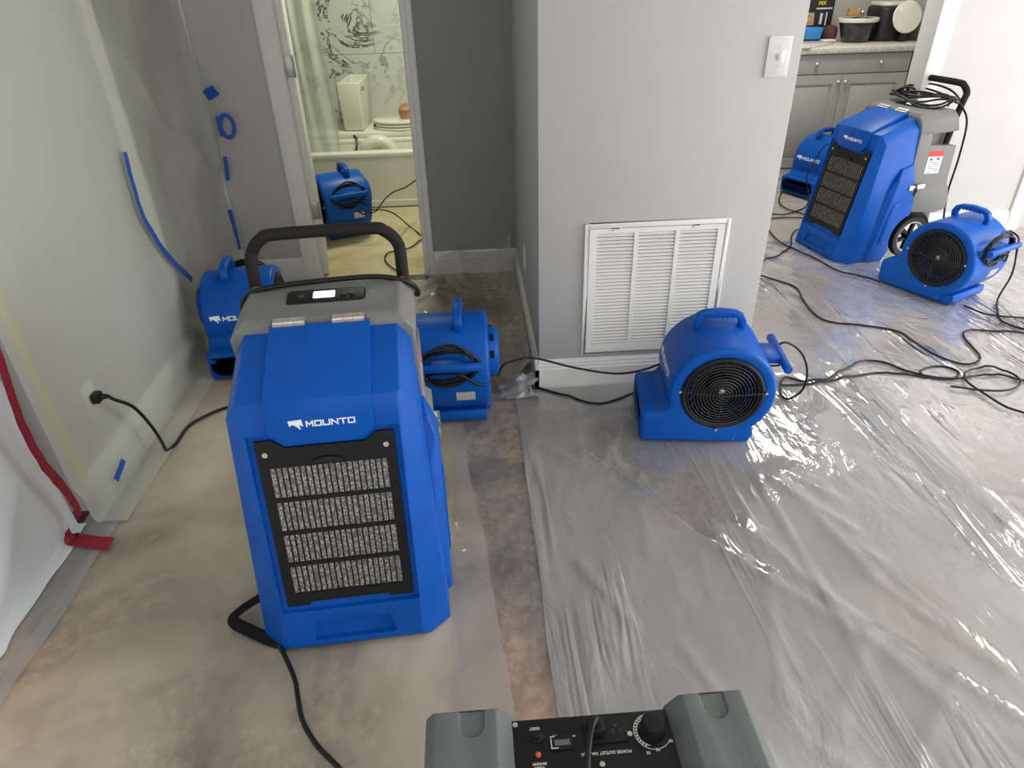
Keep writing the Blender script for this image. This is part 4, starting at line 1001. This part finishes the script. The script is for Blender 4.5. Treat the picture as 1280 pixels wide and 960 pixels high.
mb = bmesh.new(); lathe(mb, [(0, 0), (.045, 0), (.056, .03), (.052, .085), (.03, .10), (0, .095)], lambda x, y, h: (x*(1+.1*math.sin(y*60)), y, h), 18)
tag(put('snack_bag', mk('snack_bag', mb, 'maroon', smooth=50), None, (2.845, 5.695, ZC+.0125)), 'dark maroon bag beside the blue box', 'bag')
mb = bmesh.new(); bx(mb, -.05, .05, -.03, .03, 0, .014); tag(put('paper_packet', mk('paper_packet', mb, 'cream', bevel=.005), None, (2.79, 5.60, ZC+.0125)), 'small pale packet in front of the maroon bag', 'packet')
cp = thing('slow_cooker', 'black slow cooker bowl with a white rimmed top on the counter', 'cooker', (3.01, 5.62, ZC))
bm = bmesh.new(); lathe(bm, [(0, 0), (.085, 0), (.10, .012), (.135, .125), (.135, .14), (.125, .14), (.0, .13)], lambda x, y, h: (x, y*.85, h), 32); obj('bowl', bm, 'glass_dark', cp, smooth=40)
bm = bmesh.new(); lathe(bm, [(.132, .136), (.146, .139), (.150, .160), (.145, .166), (.130, .164)], lambda x, y, h: (x, y*.85, h), 32, closed=True); obj('rim', bm, 'cream', cp, smooth=40)
bm = bmesh.new(); lathe(bm, [(0, .175), (.125, .160), (.12, .155), (0, .166)], lambda x, y, h: (x, y*.85, h), 32); obj('lid', bm, 'glass_dark', cp, smooth=40)
bm = bmesh.new(); lathe(bm, [(0, .215), (.014, .213), (.018, .20), (.012, .192), (.012, .172), (0, .172)], lambda x, y, h: (x+.02, y, h), 16); obj('lid_knob', bm, 'metal', cp, smooth=40)
bm = bmesh.new(); prism_y(bm, [(-.09, .175), (.0, .178), (.01, .225), (-.08, .23)], .0, .05); obj('sponge', bm, 'carton_food', cp, bevel=.006)
ap = thing('black_appliance', 'rounded black appliance with a pale disc leaning on it at the counter end', 'appliance', (3.315, 5.69, ZC))
bm = bmesh.new(); prism_z(bm, rrect(-.155, .125, -.12, .16, .07), 0, .235); obj('body', bm, 'carton_black', ap, bevel=.02, seg=3)
bm = bmesh.new(); prism_z(bm, rrect(-.14, .11, -.10, .15, .06), .236, .262); obj('top', bm, 'cream', ap, bevel=.008)
dl = thing('pale_lid', 'pale round lid leaning against the black appliance', 'lid', (3.33, 5.52, ZC))
bm = bmesh.new(); lathe(bm, [(0, .004), (.105, .0), (.112, .006), (.105, .014), (0, .020)], lambda x, y, h: (x, -h*.97+(y+.11)*.22-.016, .055+(y+.115)*.97), 36); obj('disc', bm, 'cream', dl, smooth=40)
bm = bmesh.new(); bx(bm, -.02, .02, -.012, .05, 0, .062); obj('rest', bm, 'carton_black', dl, bevel=.003)

# ------------------------------------------------------------------ grey speed-control box in the foreground
gb = thing('air_scrubber', 'dark grey plastic machine with black control panel, dial and outlet', 'machine', (.142, .50, 0), 0)
ZT = .50; ZPn = .468
def ucut(x, y1):
    c = bmesh.new(); prism_z(c, [(x-.019, y1+.05), (x-.019, y1-.030)]+[(x+.019*math.cos(a), y1-.030+.019*math.sin(a)) for a in np.linspace(PI, 2*PI, 9)][1:-1]+[(x+.019, y1-.030), (x+.019, y1+.05)], ZT-.006, ZT+.05); return c
for nm, x0, x1, sgn in (('side_pod', -.262, -.123, -1), ('side_pod', .124, .262, 1)):
    bm = bmesh.new(); prism_z(bm, [(x0, -.42), (x1, -.42), (x1, .145), (x0, .145)], .05, ZT)
    inn_x = x1 if sgn < 0 else x0; out_x = x0 if sgn < 0 else x1
    cut(bm, (inn_x+sgn*.026, 0, ZT), Vector((-sgn*.80, 0, .60)))
    cut(bm, (out_x-sgn*.016, 0, ZT), Vector((sgn*.78, 0, .62)))
    cut(bm, (0, .140, ZT), Vector((0, .86, .5)))
    obj(nm, bm, 'grey_box', gb, bevel=.008, seg=3, cutters=(ucut((x0+x1)/2+.004, .145),))
bm = bmesh.new(); bx(bm, -.20, .20, -.41, .135, .045, ZPn-.006); obj('body', bm, 'grey_box', gb, bevel=.006)
pn = None
bm = bmesh.new(); bx(bm, -.128, .130, .030, .137, ZPn-.006, ZPn); pn = obj('control_panel', bm, 'black_plastic', gb, bevel=.001)
bm = bmesh.new(); bx(bm, -.15, .15, -.40, .028, ZPn-.006, ZPn+.012); obj('rear_deck', bm, 'grey_box', gb, bevel=.004)
bm = bmesh.new(); prism_z(bm, rrect(.045, .128, -.06, .018, .02), ZPn+.012, ZPn+.02); obj('switch_plate', bm, 'black_plastic', gb, bevel=.002)
for x, y in ((.068, .004), (.103, .002)):
    bm = bmesh.new(); cyl(bm, (x, y, ZPn+.02), (x, y, ZPn+.024), .007, 12); obj('screw', bm, 'metal', gb)
def pz(x, y): p = Vector(atz(x, y, ZPn))-Vector((.142, .50, 0)); return p.x, p.y
for x, y in ((640+4, 907), (838, 889), (787, 918), (857, 944), (753, 956)):
    a, b = pz(x, y); bm = bmesh.new(); cyl(bm, (a, b, ZPn), (a, b, ZPn+.0025), .0042, 12); obj('screw', bm, 'metal', pn)
kx, ky = pz(815, 914)
bm = bmesh.new(); lathe(bm, [(0, .030), (.015, .029), (.0185, .024), (.020, .004), (.021, 0)], lambda x, y, h: (kx+x, ky+y, ZPn+h), 28); kn = obj('dial_knob', bm, 'black_plastic', pn, smooth=45)
bm = bmesh.new()
for r0, r1, a0, a1 in ((.0285, .0295, 100, 330), (.0235, .0245, 110, 250)):
    n = 24; A = [(r0, a0+(a1-a0)*i/n) for i in range(n+1)]+[(r1, a1-(a1-a0)*i/n) for i in range(n+1)]
    prism_z(bm, [(kx+r*math.cos(math.radians(a)), ky+r*math.sin(math.radians(a))) for r, a in A], ZPn, ZPn+.0006)
for i in range(12):
    a = math.radians(115+i*11); prism_z(bm, [(kx+r*math.cos(a+d), ky+r*math.sin(a+d)) for r, d in ((.0245, -.05), (.0285, -.05), (.0285, .05), (.0245, .05))], ZPn, ZPn+.0006)
obj('dial_scale', bm, 'panel_ink', pn, smooth=0)
def up(a, b): return lambda p, n: (a-p[0], b-p[1], ZPn+.0006)
def ptxt(tx, x, y, sz):
    a, b = pz(x, y); put('panel_print', text_mesh('panel_print', tx, sz, 'panel_ink', up(a, b), bold=.0002), pn)
ptxt('RESET', 668, 911, .0062); ptxt('POWER OUTLET 10A MAX', 758, 941, .0066); 
def pdash(x, y, n, w, h):      # print too small to read: a row of short marks
    a, b = pz(x, y); bm = bmesh.new(); r = random.Random(int(x))
    for i in range(n):
        x0 = a+(i-n/2)*w; bx(bm, x0, x0+w*r.uniform(.55, .8), b-h/2, b+h/2*r.uniform(.6, 1), ZPn, ZPn+.0006)
    o = obj('panel_print', bm, 'panel_ink', pn, smooth=0); o['kind'] = 'stuff'
for q_ in ((694, 920, 3, .0026, .004), (716, 920, 4, .0022, .0026), (839, 926, 2, .0035, .0048), (823, 937, 2, .0035, .0048), (811, 941, 2, .003, .005), (675, 955, 8, .0027, .0042), (675, 960, 6, .0027, .0042)): pdash(*q_)
a, b = pz(671, 922); bm = bmesh.new(); lathe(bm, [(0, .008), (.006, .008), (.0075, .004), (.010, .003), (.010, 0)], lambda x, y, h: (a+x, b+y, ZPn+h), 16); obj('reset_button', bm, 'black_plastic', pn, smooth=40)
a, b = pz(673, 944); bm = bmesh.new(); lathe(bm, [(0, .004), (.004, .003), (.0045, 0)], lambda x, y, h: (a+x, b+y, ZPn+h), 14); le = obj('indicator_lamp', bm, 'orange_led', pn, smooth=40); le['label'] = 'small orange indicator lamp'
a, b = pz(702, 929); bm = bmesh.new(); bx(bm, a-.018, a+.018, b-.012, b+.012, ZPn, ZPn+.003); hm = obj('hour_meter', bm, 'black_plastic', pn, bevel=.001)
bm = bmesh.new(); bx(bm, a-.011, a+.013, b-.005, b+.004, ZPn+.003, ZPn+.0036); obj('meter_window', bm, 'lcd', hm, smooth=0)
bm = bmesh.new(); bx(bm, a-.017, a-.0155, b-.008, b+.010, ZPn+.003, ZPn+.0034); bx(bm, a-.017, a-.006, b-.0095, b-.008, ZPn+.003, ZPn+.0034); bx(bm, a-.017, a-.010, b+.009, b+.0105, ZPn+.003, ZPn+.0034); obj('meter_print', bm, 'panel_ink', hm, smooth=0)
a, b = pz(757, 917); bm = bmesh.new(); bx(bm, a-.034, a+.034, b-.016, b+.018, ZPn, ZPn+.004); so = obj('power_socket', bm, 'black_plastic', pn, bevel=.0015)
bm = bmesh.new()
for dx in (.010, .022): bx(bm, a+dx, a+dx+.002, b-.004, b+.005, ZPn+.004, ZPn+.0045)
cyl(bm, (a+.017, b+.010, ZPn+.004), (a+.017, b+.010, ZPn+.0045), .003, 10); obj('socket_slot', bm, 'wire_grey', so, smooth=0)
px_, py_ = a-.016, b+.002
gp = thing('power_plug', 'black plug and cable standing in the outlet of the grey machine', 'plug', (px_+.142, py_+.50, ZPn+.004))
bm = bmesh.new(); prism_z(bm, rrect(-.013, .013, -.013, .013, .005), 0, .022); cyl(bm, (0, 0, .02), (0, 0, .034), .008, 12, .006); obj('plug_body', bm, 'cord_black', gp, bevel=.002)
bm = bmesh.new(); tube(bm, smooth_path([(0, 0, .03), (-.002, -.006, .046), (-.010, -.020, .052), (-.018, -.04, .045), (-.026, -.075, .035), (-.03, -.12, .032), (-.035, -.2, .035)], 6), .0048, 8); obj('cable', bm, 'cord_black', gp, smooth=60)
for x in (-.17, .17):
    for y in (-.36, .09):
        bm = bmesh.new(); cyl(bm, (x, y, 0), (x, y, .05), .022, 14); obj('foot', bm, 'rubber', gb)
bm = bmesh.new()
for k in range(9): bx(bm, -.115, .115, .136, .142, .11+k*.035, .125+k*.035)
obj('front_louvre', bm, 'black_plastic', gb, smooth=0)
